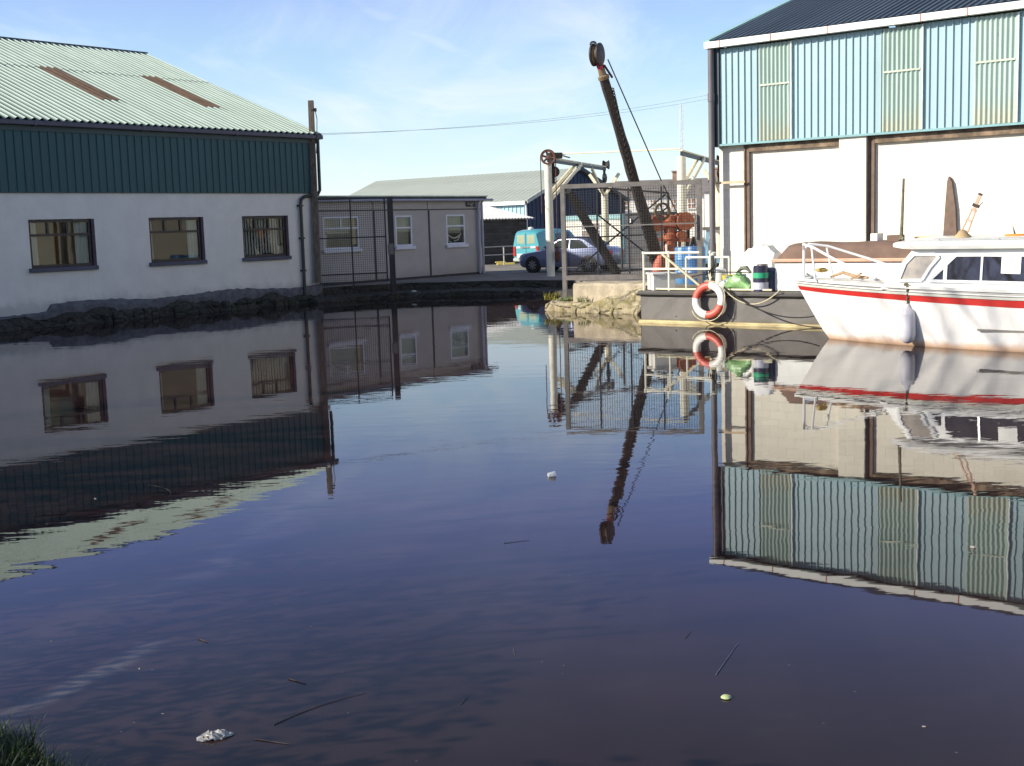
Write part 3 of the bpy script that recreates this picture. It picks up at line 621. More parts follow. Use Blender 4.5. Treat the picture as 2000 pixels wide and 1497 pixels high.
mb = MB(); mb.bar((-.10, -.36, CT + .18), (-.10, RD / 2, CT + .18 + .33 * (RD / 2 + .36)), .14, .04, rn); mb.build('verge_flashing', mat('aqua_flashing', (.30, .50, .47), .5, var=.1), RB, local=True)

# ------------------------------------------------------------------ dry-dock ironwork behind the right quay
# big hanging mesh gate (grey)
g0, g1 = V((1.46, 32.15, .2)), V((4.80, 30.98, .2)); gd = g1 - g0; BGL = gd.length; brz = math.atan2(gd.y, gd.x)
BG = thing('dock_gate', 'large grey steel gate frame with wire mesh above the sunlit stone quay', 'gate', g0, brz)
T_, B_ = 3.02, .62
T2 = at(1373, 352, 30.98).z - .2; T1 = at(1103, 362, 32.15).z - .2
mb = MB(); mb.bb(-.055, .055, -.05, .05, 0, T1); mb.bar((-.055, 0, T1 - .04), (BGL + .055, 0, T2 - .04), .11, .11); mb.bb(BGL - .06, BGL + .06, -.05, .05, .25, T2)
mb.bb(.055, BGL - .06, -.05, .05, B_ - .06, B_ + .06)
mb.build('frame', grey_steel, BG, local=True)
for u in (.255, .49, .73): mb = MB(); mb.bb(BGL * u - .019, BGL * u + .019, -.025, .025, B_ + .082, T1 - .13); mb.build('upright', black_metal, BG, local=True)
mb = MB(); mb.bar((.07, -.035, 1.93), (BGL - .07, -.035, 1.93), .03, .032); mb.build('mid_rail', grey_steel, BG, local=True)
mb = MB()
for k in range(int((BGL - .14) / .065)): mb.bar((.1 + k * .065, .02, B_), (.1 + k * .065, .02, T1 - .1), .0075)
for k in range(int((T1 - B_ - .1) / .065)): mb.bar((.07, .02, B_ + k * .065), (BGL - .07, .02, B_ + k * .065), .0075)
mb.build('wire_mesh', wire_mat, BG, local=True)
mb = MB(); mb.bb(BGL - .10, BGL - .065, -.11, -.06, 1.55, 2.15); mb.build('latch_plate', grey_steel, BG, local=True)
# concrete block and sill the gate stands over
mb = MB(); c0, c1 = at(1117, 590, 31.2), at(1262, 588, 29.9); up_ = .52
base = V((1.62, 31.35, .18)); e = V((3.7, 30.1, .18)); dv = (e - base).normalized(); nv2 = V((-dv.y, dv.x, 0)); L_ = (e - base).length
nseg = 14; rows = []
for i in range(nseg + 1):
    q = base + dv * (L_ * i / nseg); r = lambda: random.uniform(-.012, .012); t0 = up_ + r()
    rows.append([q + V((0, 0, -.1)), q + V((0, 0, t0 - .06)) + nv2 * r(), q + nv2 * .06 + Z * t0, q + nv2 * .75 + Z * (t0 + .02), q + nv2 * .75 - Z * .1])
mb.rings(rows, True, close=True)
solo('concrete_block', mb, mat('sandy_concrete', (.46, .39, .28), .9, var=.2, scale=3, bump=.5, bscale=20, col2=(.22, .17, .10), lo=.55, hi=.8), 'sandy weathered concrete block on the right quay under the grey gate', 'concrete block', base)
# sloping stone wing running up to the barge
mb = MB(); rows = []
A_, B2 = V((1.85, 30.72, .16)), V((3.28, 29.62, .16)); dv = (B2 - A_); n = 12; nv3 = V((-dv.y, dv.x, 0)).normalized()
for i in range(n + 1):
    q = A_ + dv * (i / n); h = .04 + .46 * i / n; r = lambda: random.uniform(-.025, .025)
    rows.append([q - nv3 * .06 - Z * .3, q - nv3 * .05 + Z * (h * .5 + r()), q + Z * (h + r()), q + nv3 * .22 + Z * (h + .02 + r()), q + nv3 * .5 + Z * (h + .03), q + nv3 * .5 - Z * .3])
mb.rings(rows, True, close=True)
solo('stone_ramp', mb, quay_m, 'sloping rough stone ramp rising along the right quay to the barge', 'stone ramp', A_)
weed_m = mat('yellow_green_weed', (.26, .23, .04), .7, var=.5, scale=12); leaf_m = mat('green_weed', (.10, .16, .03), .7, var=.5, scale=12)
for px, py, n_, m_, h_, lb in ((1077, 586, 60, weed_m, .22, 'yellow dry grass tuft on the tip of the right quay'), (1103, 587, 40, leaf_m, .12, 'low green weeds on the quay at the foot of the grey gate post'), (1143, 589, 46, leaf_m, .16, 'dark leafy weed clump on the quay before the concrete block'), (1300, 549, 30, weed_m, .12, 'sparse dry weeds under the bottom bar of the grey gate')):
    p = onz(px, py, .25); mb = MB(); blades(mb, p, n_, .20, h_, 1.2, .012, random.Random(px)); solo('weed_clump', mb, m_, lb, 'weeds', p, 'weeds on the right quay')

# gantries over the dock: a near post with its wheel, a beam going back, a far post
def gantry(a, b, zt, name_lab, wheel=True, ra=.145, rb=.14):
    a, b = V(a), V(b); t = thing('dock_gantry', name_lab, 'gantry', a, 0)
    d = (b - a); d.z = 0; d.normalize(); n = V((-d.y, d.x, 0)); ta, tb_ = V((a.x, a.y, zt)), V((b.x, b.y, zt))
    mb = MB(); mb.tube([a, a + Z * .9, V((a.x, a.y, zt - .15))], [ra * .95, ra, ra * .86], 12); mb.build('near_post', mat('cream_white_post', (.76, .74, .62), .5, var=.06, scale=4, col2=(.40, .30, .2), lo=.64, hi=.85), t, smooth=True)
    mb = MB(); ft = V((b.x, b.y, zt - 1.05)); mb.tube([b, ft], rb, 12)
    for s_ in (-1, 1): mb.bar(ft - Z * .1, ft + n * s_ * .62 + Z * .80, .10, .12); 
    mb.build('far_post', cream_paint, t, smooth=True)
    mb = MB(); mb.bar(ta + Z * .04 - d * .1, tb_ + Z * .04 + d * .25, .12, .045); mb.build('beam_flange', cream_paint, t)
    mb = MB(); mb.bar(ta - Z * .06, tb_ - Z * .06 + d * .2, .07, .11); mb.build('beam', mat('dark_slate_paint', (.022, .027, .03), .5, var=.2), t)
    for s_ in (-1, 1):
        mb = MB(); mb.bar(a + Z * (zt - a.z - 1.35) + n * s_ * .12, ta + d * 4.3 + n * s_ * .12 - Z * .02, .06, .13); mb.build('knee_brace', cream_paint, t)
    mb = MB(); mb.bar(b + Z * (zt - b.z - 1.2), tb_ - d * 2.2 - Z * .1, .08, .10); mb.build('rear_brace', cream_paint, t)
    mb = MB(); mb.bb(b.x - .05, b.x + .05, b.y - .05, b.y + .05, zt - 1.1, zt - .1); mb.build('hanger', black_metal, t)
    mb = MB(); mb.lathe(tb_ + d * .35 + Z * .12, n, [(.05, -.14), (.20, -.12), (.12, 0), (.20, .12), (.05, .14)], 9); mb.lathe(tb_ + d * .05 - Z * .42, n, [(.04, -.1), (.18, -.06), (.18, .06), (.04, .1)], 10); mb.build('rear_pulley', black_metal, t)
    if wheel:
        c = V((a.x, a.y, zt)) - V((0, .20, 0)) + Z * .03; R = .25; mb = MB()
        ax = V((.12, -1, 0)).normalized(); u = ax.cross(Z).normalized()
        mb.ring(c, ax, [(R - .06, -.05), (R, -.055), (R - .035, 0), (R, .055), (R - .06, .05)], 28)
        for k in range(6): an = k * pi / 3 + .3; mb.bar(c, c + (u * cos(an) + Z * sin(an)) * (R - .05), .07, .03, ax)
        mb.lathe(c, ax, [(.02, -.06), (.07, -.05), (.07, .06), (.02, .07)], 12)
        w_ = mb.build('wheel', mat('brown_rust_wheel', (.26, .12, .085), .7, var=.25, scale=6), t, smooth=True)
        mb = MB(); arc = [c + (u * cos(an) + Z * sin(an)) * (R + .012) + ax * .0 for an in [pi * k / 12 for k in range(13)]]
        mb.tube([V((arc[-1].x - .02, arc[-1].y, 1.35))] + arc[::-1] + [V((arc[0].x, arc[0].y, 2.6))], .016, 6); mb.lathe(V((arc[-1].x - .02, arc[-1].y, 1.0)), Z, [(.02, -.1), (.09, 0), (.10, .25), (.02, .36)], 10); mb.build('hoist_cable', mat('rusty_cable', (.12, .05, .035), .8), t)
        mb = MB(); mb.lathe(ta + d * .30 + V((.12, -.1, -.45)), ax, [(.05, -.09), (.19, -.07), (.15, 0), (.19, .07), (.05, .09)], 14); mb.bar(ta + d * .28 - Z * .1 + V((.1, -.1, 0)), ta + d * .28 + V((.1, -.1, -.85)), .10, .10); mb.build('chain_block', black_metal, t)
        mb = MB(); mb.box(ta + d * .9 + Z * .14, (.5, .22, .2), .4); mb.bar(ta + d * .7 + Z * .22, ta + d * 3 + Z * .16, .04); mb.build('winch_motor', black_metal, t)
    return t
zq = .40
gantry((1.47, 43.0, zq), (4.05, 51.2, zq), 4.46, 'white dock gantry with a holed rusty pulley wheel, left of the timber crane')
gantry((5.78, 41.0, zq), (8.45, 49.4, zq), 4.44, 'white dock gantry with dark crossbeam right of the crane, beside the warehouse corner', False, .17, .15)
mb = MB(); mb.tube([V((2.0, 44, 4.66)), V((5.78, 41.2, 4.55))], .03, 6); solo('tie_rod', mb, cream_paint, 'pale tie rod joining the tops of the two dock gantries', 'rod', V((2.0, 44, 4.66)))
# second dock gate swung back, with cross bracing
h0, h1 = V((1.75, 38.6, .42)), V((5.46, 42.0, .42)); hd = h1 - h0; HL = hd.length
SG = thing('braced_gate', 'black cross braced gate frame swung back behind the grey mesh gate', 'gate', h0, math.atan2(hd.y, hd.x))
z1_, z2_ = at(1105, 362, 38.6).z - .42, at(1313, 377, 42).z - .42
mb = MB(); mb.bar((0, 0, z1_), (HL, 0, z2_), .05, .06); mb.bar((0, 0, .22), (HL, 0, .22), .05, .06); mb.bb(-.03, .03, -.03, .03, .0, z1_); mb.bb(HL - .03, HL + .03, -.03, .03, .0, z2_); mb.bb(HL * .53 - .025, HL * .53 + .025, -.03, .03, .27, z2_); mb.build('frame', black_metal, SG, local=True)
for p_, q_ in (((.05, -.05, z1_ - .1), (HL * .98, -.05, .1)), ((HL * .98, .05, z2_ - .05), (.2, .05, .15))): mb = MB(); mb.tube([p_, q_], .028, 6); mb.build('cross_brace', black_metal, SG, local=True)
mb = MB(); mb.bar((0, .06, 1.35), (HL * .9, .06, 1.35), .05); mb.build('mid_rail', black_metal, SG, local=True)

# ------------------------------------------------------------------ timber crane
cb = V((4.74, 37.9, .40)); ch = at(1171, 122, 36.3)
CR = thing('dock_crane', 'tall dockside crane with a tapering dark timber jib and rusty winding gear', 'crane', cb)
cj = at(1179, 152, 36.4)
mb = MB(); n_ = 18; pts = [cb.lerp(cj, i / n_) for i in range(n_ + 1)]; rnd = random.Random(8)
jd = (cj - cb).normalized(); sd = jd.cross(V((0, 1, 0))).normalized(); fd = sd.cross(jd)
rows = []
for i, p in enumerate(pts):
    t = i / n_; w_ = .185 * (1 - t) + .125 * t; j = lambda: rnd.uniform(-.012, .012)
    rows.append([p + sd * (-w_ + j()) - fd * w_ * .7, p + sd * (-w_ * .7) - fd * w_, p + sd * w_ * .7 - fd * w_, p + sd * (w_ + j()) - fd * w_ * .7, p + sd * (w_ + j()) + fd * w_ * .7, p + sd * w_ * .7 + fd * w_, p - sd * w_ * .7 + fd * w_, p + sd * (-w_ + j()) + fd * w_ * .7])
mb.rings(rows); jib = mb.build('jib', dark_timber, CR)
def chain(mb, a, b, link=.085, r=.013, sag=0):
    a, b = V(a), V(b); n = max(2, int((b - a).length / (link * .74))); d = (b - a).normalized(); u = d.cross(V((.3, .2, 1))).normalized(); w2 = d.cross(u)
    for i in range(n):
        c = a.lerp(b, (i + .5) / n) - Z * (sag * 4 * (i / n) * (1 - i / n)); s_ = u if i % 2 else w2
        mb.tube([c + d * cos(k * pi / 4) * link * .5 + s_ * sin(k * pi / 4) * link * .32 for k in range(9)], r, 5, cap=False)
mb = MB(); chain(mb, pts[17] - sd * .15 - fd * .12, pts[2] + sd * .20 - fd * .20, .11, .017)
mb.build('chain', black_metal, jib)
mb = MB(); mb.lathe(cj, jd, [(.10, -.08), (.165, -.05), (.165, .04), (.115, .08), (.095, .32), (.10, .50)], 14); ferr = mb.build('jib_ferrule', mat('ochre_iron', (.20, .135, .07), .6, var=.3, scale=6), CR, smooth=True)
mb = MB(); mb.lathe(cj + jd * .40, jd, [(.104, -.14), (.108, 0), (.104, .14)], 14); mb.build('red_band', mat('faded_red_paint', (.42, .05, .07), .6, var=.2), ferr, smooth=True)
hx = V((.86, -.50, .0)).normalized(); hc = cj + jd * .68
for k, s_ in enumerate((-1, 1)):
    mb = MB(); mb.lathe(hc + hx * s_ * .10, hx, [(.26, -.035), (.28, -.02), (.28, .02), (.26, .035)], 24)
    o = mb.build('cheek_plate', mat('dark_iron', (.035, .028, .030), .6, var=.3, scale=6), CR, smooth=True)
    for v in o.data.vertices: v.co = (v.co - (hc - cb)) ; v.co.z *= 1.16; v.co = v.co + (hc - cb)
mb = MB(); mb.lathe(hc, hx, [(.17, -.08), (.23, -.07), (.17, 0), (.23, .07), (.17, .08)], 22); o = mb.build('sheave', MATS['ochre_iron'], CR, smooth=True)
for v in o.data.vertices: v.co = (v.co - (hc - cb)); v.co.z *= 1.14; v.co = v.co + (hc - cb)
mb = MB(); q = hc + V((-.10, 0, .30)); mb.tube([q + V((.08 * cos(a), 0, .06 * sin(a))) for a in [pi * 2 * k / 12 for k in range(13)]], .03, 6); mb.build('shackle', MATS['dark_iron'], CR)
# kingpost and winding gear (rusty orange) behind the foot of the jib
kp = V((4.98, 38.2, .40))
mb = MB(); mb.lathe(kp, Z, [(.30, 0), (.30, .5), (.20, .55), (.17, 1.2), (.22, 1.25), (.22, 1.4), (.16, 1.45), (.16, 1.75), (.22, 1.8), (.20, 1.95), (.08, 2.0)], 16); kpo = mb.build('kingpost', rust, CR, smooth=True)
for dx, z, r, w_, m_ in ((-.36, 1.75, .26, .10, rust), (.42, 1.78, .28, .22, rust), (.30, 1.35, .15, .25, rust)):
    c = kp + V((dx, -.12, z)); axg = V((.25, -1, 0)).normalized(); mb = MB(); mb.lathe(c, axg, [(r * .55, -w_), (r, -w_), (r, -w_ + .05), (r * .72, -w_ + .06), (r * .72, w_ - .06), (r, w_ - .05), (r, w_), (r * .5, w_)], 24); mb.build('winding_drum', m_, CR, smooth=True)
mb = MB(); c = kp + V((-.24, -.35, 2.10)); axg = V((.35, -1, 0)).normalized(); u = axg.cross(Z).normalized()
for k in range(24): a0_, a1_ = 2 * pi * k / 24, 2 * pi * (k + 1) / 24; mb.bar(c + (u * cos(a0_) + Z * sin(a0_)) * .24, c + (u * cos(a1_) + Z * sin(a1_)) * .24, .06, .07, axg)
for k in range(5): an = 2 * pi * k / 5; mb.bar(c, c + (u * cos(an) + Z * sin(an)) * .23, .04, .05, axg)
mb.build('gear_wheel', mat('greenish_rust', (.13, .095, .045), .8, var=.4, scale=6), CR)
for dx in (-.5, .36, .62):
    mb = MB(); mb.bar(kp + V((dx, .05, 1.85)), kp + V((dx * .8, .1, .1)), .09, .12); mb.build('side_frame', rust if dx == .36 else tar_timber, CR)
mb = MB(); mb.bar(kp + V((-.45, -.1, 1.75)), kp + V((.75, -.1, 1.68)), .2, .16); mb.bar(kp + V((-.45, -.1, 1.25)), kp + V((.62, -.1, 1.2)), .10, .10); mb.build('cross_frame', rust, CR)
mb = MB(); mb.bar(kp + V((.75, .0, 1.3)), kp + V((1.0, .1, .1)), .07, .07); mb.bar(kp + V((.75, .0, 1.3)), kp + V((.5, .1, .1)), .07, .07); mb.build('rear_strut', black_metal, CR)
mb = MB(); mb.bar(kp + V((-.6, -.3, .72)), kp + V((.4, -.3, .72)), .5, .07); mb.build('step_plate', rust, CR)
mb = MB(); mb.lathe(kp + V((-.52, -.9, .0)), (.25, 0, 1), [(.12, 0), (.2, .1), (.22, .6), (.14, .82), (.02, .84)], 12); o = solo('buoy', mb, mat('red_orange_drum', (.48, .12, .07), .6, var=.15), 'rounded orange red buoy lying at the foot of the crane behind the white railing', 'buoy', kp + V((-.75, -.9, 0)), smooth=True)
mb = MB(); mb.tube([hc + hx * .1 + V((.22, 0, -.15)), at(1291, 352, 37.2), at(1328, 428, 38.0)], .018, 6); mb.tube([hc + V((.2, 0, -.3)), at(1196, 152, 36.4)], .035, 5); mb.build('stay_wire', mat('blue_black_wire', (.02, .022, .035), .6), CR)
mb = MB(); p0, p1 = at(1110, 374, 37.0), at(1206, 536, 38.6); mb.bar(p0, p1, .20, .20)
solo('raking_timber', mb, tar_timber, 'thick dark raking timber seen through the grey gate mesh', 'timber beam', p1)

# ------------------------------------------------------------------ blue barrels, trestle
blue_m = mat('blue_plastic', (.055, .16, .38), .4, var=.1)
for k, (px, Yd, h, lb) in enumerate(((1338, 35.4, 1.06, 'lighter blue plastic barrel, left of the pair behind the white railing'), (1357, 34.8, 1.08, 'blue plastic barrel, right of the pair beside the grey gate post'))):
    p = at(px, 500, Yd); p.z = .40; mb = MB(); r = .30
    mb.lathe(p, Z, [(r * .9, 0), (r, .05), (r, h * .3), (r * 1.04, h * .33), (r, h * .36), (r, h * .64), (r * 1.04, h * .67), (r, h * .70), (r, h * .94), (r * .9, h), (r * .86, h - .02), (.01, h - .02)], 22)
    solo('blue_barrel', mb, blue_m if k else mat('light_blue_plastic', (.10, .26, .48), .4, var=.1), lb, 'barrel', p, 'blue barrels', smooth=True)
tb0 = at(1398, 480, 40.5); tb0.z = .4; TRS = thing('blue_trestle', 'light blue steel trestle beside the warehouse corner', 'trestle', tb0)
lb_m = mat('light_blue_steel', (.30, .52, .68), .5, var=.1)
for dx in (-.32, .32): mb = MB(); mb.bar(tb0 + V((dx * 1.1, 0, .6)), tb0 + V((dx * .75, 0, 1.5)), .12, .08); mb.build('leg', lb_m, TRS)
mb = MB(); mb.bar(tb0 + V((-.42, 0, 1.52)), tb0 + V((.42, 0, 1.52)), .14, .1); mb.build('top_bar', grey_steel, TRS); mb = MB(); mb.bb(tb0.x - .6, tb0.x + .6, tb0.y - .4, tb0.y + .4, .80, 1.02); mb.build('base_tray', lb_m, TRS)
mb = MB(); mb.bb(tb0.x - .7, tb0.x + .6, tb0.y - .45, tb0.y + .4, .40, .798); mb.build('plinth', black_metal, TRS)

# ------------------------------------------------------------------ dark blue shed with pale roof, behind
SF = Fr(at(1029, 440, 74).xy.to_3d(), 51.95)
SH = thing('blue_shed', 'large dark blue gabled shed with a pale grey green sheet roof, behind the vans', 'shed', SF.w(0, 0, 0), SF.rz)
def uz(px, py, y): return SF.hit(px, py, y)
ge = uz(1029, 396, 0); gp_ = uz(1128, 333, 0); gr = uz(1206, 408, 0)
pkx, pkz, ez = gp_.x, gp_.z, ge.z; wR = 2 * pkx; SD = 17.2
navy = sheet_mat('navy_sheet', (.030, .045, .085), .6, .25, (.05, .06, .09), 'z', var=.15)
mb = MB(); mb.quad((0, 0, .3), (wR, 0, .3), (wR, 0, ez), (pkx, 0, pkz), (0, 0, ez)); mb.quad((wR, 0, .3), (wR, SD, .3), (wR, SD, ez), (wR, 0, ez)); mb.quad((wR, SD, .3), (0, SD, .3), (0, SD, ez), (pkx, SD, pkz), (wR, SD, ez)); mb.quad((0, SD, .3), (0, 0, .3), (0, 0, ez - .9), (0, SD, ez - .9))
for k in range(int(wR / .4)):
    x = k * .4 + .2; h = ez + (pkz - ez) * (1 - abs(x - pkx) / pkx); mb.bb(x - .03, x + .03, -.03, -.001, .4, h - .05)
mb.build('wall', navy, SH, local=True)
mb = MB(); mb.sheet((-.035, SD, ez - .95), -Y_, Z, SD, .95, .3, .04, -X, 1, 'rib'); mb.build('side_cladding', mat('pale_blue_cladding', (.36, .55, .62), .5, var=.1), SH, local=True)
mb = MB(); mb.bb(-.30, -.12, -.1, SD, ez - .12, ez + .10); mb.build('fascia', white_paint, SH, local=True)
srl = V((pkx, 0, pkz - ez)).normalized(); srr = V((-pkx, 0, pkz - ez)).normalized(); SLN = sqrt(pkx ** 2 + (pkz - ez) ** 2)
mb = MB(); mb.sheet(V((-.25, SD + .3, ez + .05)), -Y_, srl, SD + .5, SLN + .25, .4, .014, V((-srl.z, 0, srl.x)), 1, 'rib'); mb.sheet(V((wR + .25, -.2, ez + .05)), Y_, srr, SD + .5, SLN + .25, .4, .014, V((srr.z * 1, 0, -srr.x)), 1, 'rib')
m_ = sheet_mat('grey_green_shed_roof', (.36, .40, .35), .7, .55, (.26, .25, .20), 'y', var=.1)
mb.build('roof', m_, SH, local=True)
for s_, e_ in (((-.2, -.23, ez + .06), (pkx, -.23, pkz + .16)), ((wR + .2, -.23, ez + .06), (pkx, -.23, pkz + .16))): mb = MB(); mb.bar(s_, e_, .06, .22); mb.build('barge_board', mat('pale_barge_board', (.55, .58, .48), .6) if s_[0] < 0 else dark_trim, SH, local=True)
mb = MB(); mb.bar((-.14, 6.0, ez - .40), (-.14, 2.6, ez - .36), .05, .16); mb.build('strip_light', cream_paint, SH, local=True)
mb = MB(); mb.tube([(-.18, -.1, ez - .1), (-.12, -.08, ez - .4), (-.1, -.08, .5)], .06, 8); mb.build('downpipe', white_paint, SH, smooth=True, local=True)

# stone lean-to with a bright sheet roof beside the portable cabin
TF = Fr(at(1030, 470, 62).xy.to_3d(), 51.95)
LT = thing('stone_outbuilding', 'dark stone outbuilding with a bright white sloping roof, beyond the grey cabin', 'outbuilding', TF.w(0, 0, 0), TF.rz)
te = TF.hit(1026, 428, 0); tr = TF.hit(1036, 424, -.3)
mb = MB(); mb.bb(-5, 0, 0, .3, .3, te.z); mb.bb(-.3, 0, .3, 4.2, .3, te.z - .1); mb.bb(-5, -4.7, .3, 4.2, .3, te.z - .1); mb.build('wall', block_mat('dark_rubble_stone', (.05, .045, .042), (.022, .02, .02), .42, .16, .8, .35), LT, local=True)
mb = MB(); o_ = V((-5.2, -.3, te.z + .02)); ry = V((0, 1, .23)).normalized(); mb.sheet(o_, X, ry, 5.55, 4.6, .25, .04, V((0, -.23, 1)).normalized(), 1, 'wave'); mb.sheet(o_ - Z * .05, X, ry, 5.55, 4.6, .25, .04, V((0, -.23, 1)).normalized(), 1, 'wave')
mb.build('roof', mat('pale_roof_sheet', (.78, .76, .72), .5, var=.06), LT, local=True)

# metal railing and yellow kerb boards in front of it
rl0, rl1 = at(930, 484, 56), at(1006, 481, 57.5)
RL = thing('yard_railing', 'low grey two bar railing before the dark stone outbuilding', 'railing', V((rl0.x, rl0.y, .42)))
mb = MB(); za, zb2 = rl0.z, at(935, 500, 56).z
for z in (za, zb2): mb.tube([V((rl0.x, rl0.y, z)), V((rl1.x, rl1.y, z))], .025, 6)
mb.build('rails', mat('galvanised', (.52, .50, .48), .5, var=.1), RL)
for t in (.15, .70): p = rl0.lerp(rl1, t); mb = MB(); mb.tube([V((p.x, p.y, .42)), V((p.x, p.y, za))], .03, 6); mb.build('rail_post', MATS['galvanised'], RL)
p = onz(988, 516, .45); mb = MB(); mb.box(p, (.85, .25, .12), .1); mb.box(p + V((-.25, .1, .09)), (.5, .2, .06), .1); solo('yellow_skip_board', mb, mat('yellow_paint', (.68, .55, .16), .6, var=.15), 'yellow board lying on the sunlit yard behind the teal van', 'board', p, bevel=.03)

# ------------------------------------------------------------------ white site cabin, grey container, far houses
wc = at(1106, 500, 58); wc.z = .42; wc1 = at(1216, 500, 56.5)
WF = Fr(wc, math.degrees(math.atan2(wc1.y - wc.y, wc1.x - wc.x))); wl = (V((wc1.x, wc1.y, 0)) - V((wc.x, wc.y, 0))).length
WC = thing('site_cabin', 'white site cabin with a pale teal fascia, behind the grey gate and silver car', 'cabin', wc, WF.rz)
ztp = at(1150, 421, 57.5).z - .42
mb = MB(); mb.bb(0, wl, 0, 2.6, .12, ztp - .22); mb.build('wall', mat('cream_white_panel', (.80, .78, .66), .6, var=.04), WC, local=True)
mb = MB(); mb.bb(-.05, wl + .05, -.05, 2.65, ztp - .218, ztp); mb.build('fascia', mat('pale_teal_paint', (.30, .50, .50), .5, var=.12), WC, local=True)
wdx0, wdx1 = wl * .30, wl * .62
mb = MB(); mb.bb(wdx0, wdx1, -.03, -.002, .8, 1.78); wo_ = mb.build('window', mat('grey_brown_blind', (.24, .20, .17), .5, var=.15), WC, local=True)
for r in ((wdx0 - .07, wdx0 - .002, .78, 1.82), (wdx1 + .002, wdx1 + .07, .78, 1.82), (wdx0, wdx1, 1.46, 1.52)): mb = MB(); mb.bb(r[0], r[1], -.05, -.031 + .03 * (r[1] < wdx0 or r[0] > wdx1), r[2], r[3]); mb.build('frame_bar', white_paint, wo_, local=True)
gc = at(1222, 500, 55.5); gc.z = .42; gw = at(1300, 500, 54.5)
GC = thing('grey_container', 'dark grey steel container with ribbed front, behind the timber crane', 'container', gc, math.atan2(gw.y - gc.y, gw.x - gc.x)); gl2 = (gw - gc).xy.length; gz = at(1250, 419, 55).z - .42
mb = MB(); mb.bb(0, gl2, 0, 2.4, 0, gz); 
for k in range(8): mb.bb(.05, gl2 - .05, -.025, -.001, .12 + k * .28, .15 + k * .28)
mb.build('body', mat('charcoal_paint', (.075, .075, .082), .6, var=.15), GC, local=True)
mb = MB(); mb.bb(-.03, gl2 + .03, -.05, 2.45, gz + .002, gz + .07); mb.build('roof_rim', black_metal, GC, local=True)
mb = MB(); mb.bb(.22, .32, -.07, -.002, gz - .38, gz - .18); mb.build('wall_lamp', white_paint, GC, local=True)
tp_ = at(1218, 500, 54.5); mb = MB(); mb.tube([V((tp_.x, tp_.y, .4)), V((tp_.x, tp_.y, at(1218, 418, 54.5).z))], .10, 10); solo('teal_post', mb, mat('light_teal_paint', (.22, .42, .46), .5), 'light teal post at the corner of the dark grey container', 'post', V((tp_.x, tp_.y, .4)), smooth=True)
house_w = mat('white_house_render', (.76, .74, .68), .8, var=.05); slate = mat('grey_brown_slate', (.20, .18, .165), .8, var=.18, scale=1.5, stretch=(1, 1, 4)); chim = mat('chimney_brick', (.32, .20, .14), .9, var=.2); hw = mat('brown_house_window', (.30, .19, .13), .5, var=.2, scale=3)
def house(px0, px1, Yd, eave, ridge, wins_, chims, lab, dy=-2.0):
    a = at(px0, 480, Yd); b = at(px1, 480, Yd + dy); a.z = 0; b.z = 0; F_ = Fr(a, math.degrees(math.atan2(b.y - a.y, b.x - a.x))); L_ = (b - a).length
    H_ = thing('house', lab, 'house', a, F_.rz); e = F_.hit((px0 + px1) / 2, eave).z; r = at((px0 + px1) / 2, ridge, Yd + 4).z
    mb = MB(); mb.bb(0, L_, 0, 8, .2, e); mb.build('wall', house_w, H_, local=True)
    mb = MB(); mb.add([(-.3, -.35, e), (L_ + .3, -.35, e), (L_ + .3, 8.35, e), (-.3, 8.35, e), (-.3, 4, r), (L_ + .3, 4, r)], [(0, 1, 5, 4), (2, 3, 4, 5), (1, 2, 5), (3, 0, 4), (0, 3, 2, 1)]); rf = mb.build('roof', slate, H_, local=True)
    for cx0, cx1, cy in chims:
        p = F_.hit(cx0, cy, 4); q = F_.hit(cx1, cy, 4); mb = MB(); mb.bb(p.x, q.x, 3.5, 4.5, r - .8, p.z); mb.bb(p.x - .1, q.x + .1, 3.4, 4.6, p.z, p.z + .15); mb.build('chimney', chim, rf, local=True)
    for wx0, wx1, wy0, wy1 in wins_:
        p = F_.hit(wx0, wy0); q = F_.hit(wx1, wy1); mb = MB(); mb.bb(p.x, q.x, -.06, -.003, q.z, p.z); w_ = mb.build('window', hw, H_, local=True)
        mb = MB(); mx_ = (p.x + q.x) / 2; mz = (p.z + q.z) / 2; mb.bb(mx_ - .04, mx_ + .04, -.09, -.062, q.z, p.z); mb.bb(p.x, q.x, -.092, -.0615, mz - .04, mz + .04); mb.bb(p.x - .12, q.x + .12, -.16, -.002, q.z - .14, q.z - .002); mb.build('sash', white_paint, w_, local=True)
house(1196, 1376, 130, 384, 352, [(1214, 1226, 394, 410), (1271, 1280, 391, 403), (1312, 1320, 390, 407), (1344, 1357, 389, 406), (1345, 1357, 417, 432), (1312, 1320, 418, 432)], [(1314, 1327, 337)], 'white two storey house with slate roof and brick chimney, seen behind the crane gear')
house(1377, 1470, 118, 373, 347, [(1412, 1422, 385, 400)], [(1398, 1410, 331)], 'white house with slate roof, just left of the warehouse downpipe')
ant = at(1332, 300, 90); mb = MB(); za, zb2 = ant.z - 2, at(1331, 205, 90).z
mb.tube([V((ant.x, ant.y, .4)), V((ant.x, ant.y, zb2))], .03, 5)
for k in range(14):
    z = za + k * .4; mb.bar(V((ant.x - .12, ant.y, z)), V((ant.x + .12, ant.y, z + .2)), .015)
mb.tube([V((ant.x - .12, ant.y, .4)), V((ant.x - .12, ant.y, za + 5.6))], .015, 4); mb.tube([V((ant.x + .12, ant.y, .4)), V((ant.x + .12, ant.y, za + 5.6))], .015, 4)
solo('radio_mast', mb, mat('pale_galvanised', (.62, .63, .64), .5), 'thin pale lattice radio mast rising beyond the houses', 'mast', V((ant.x, ant.y, .4)))

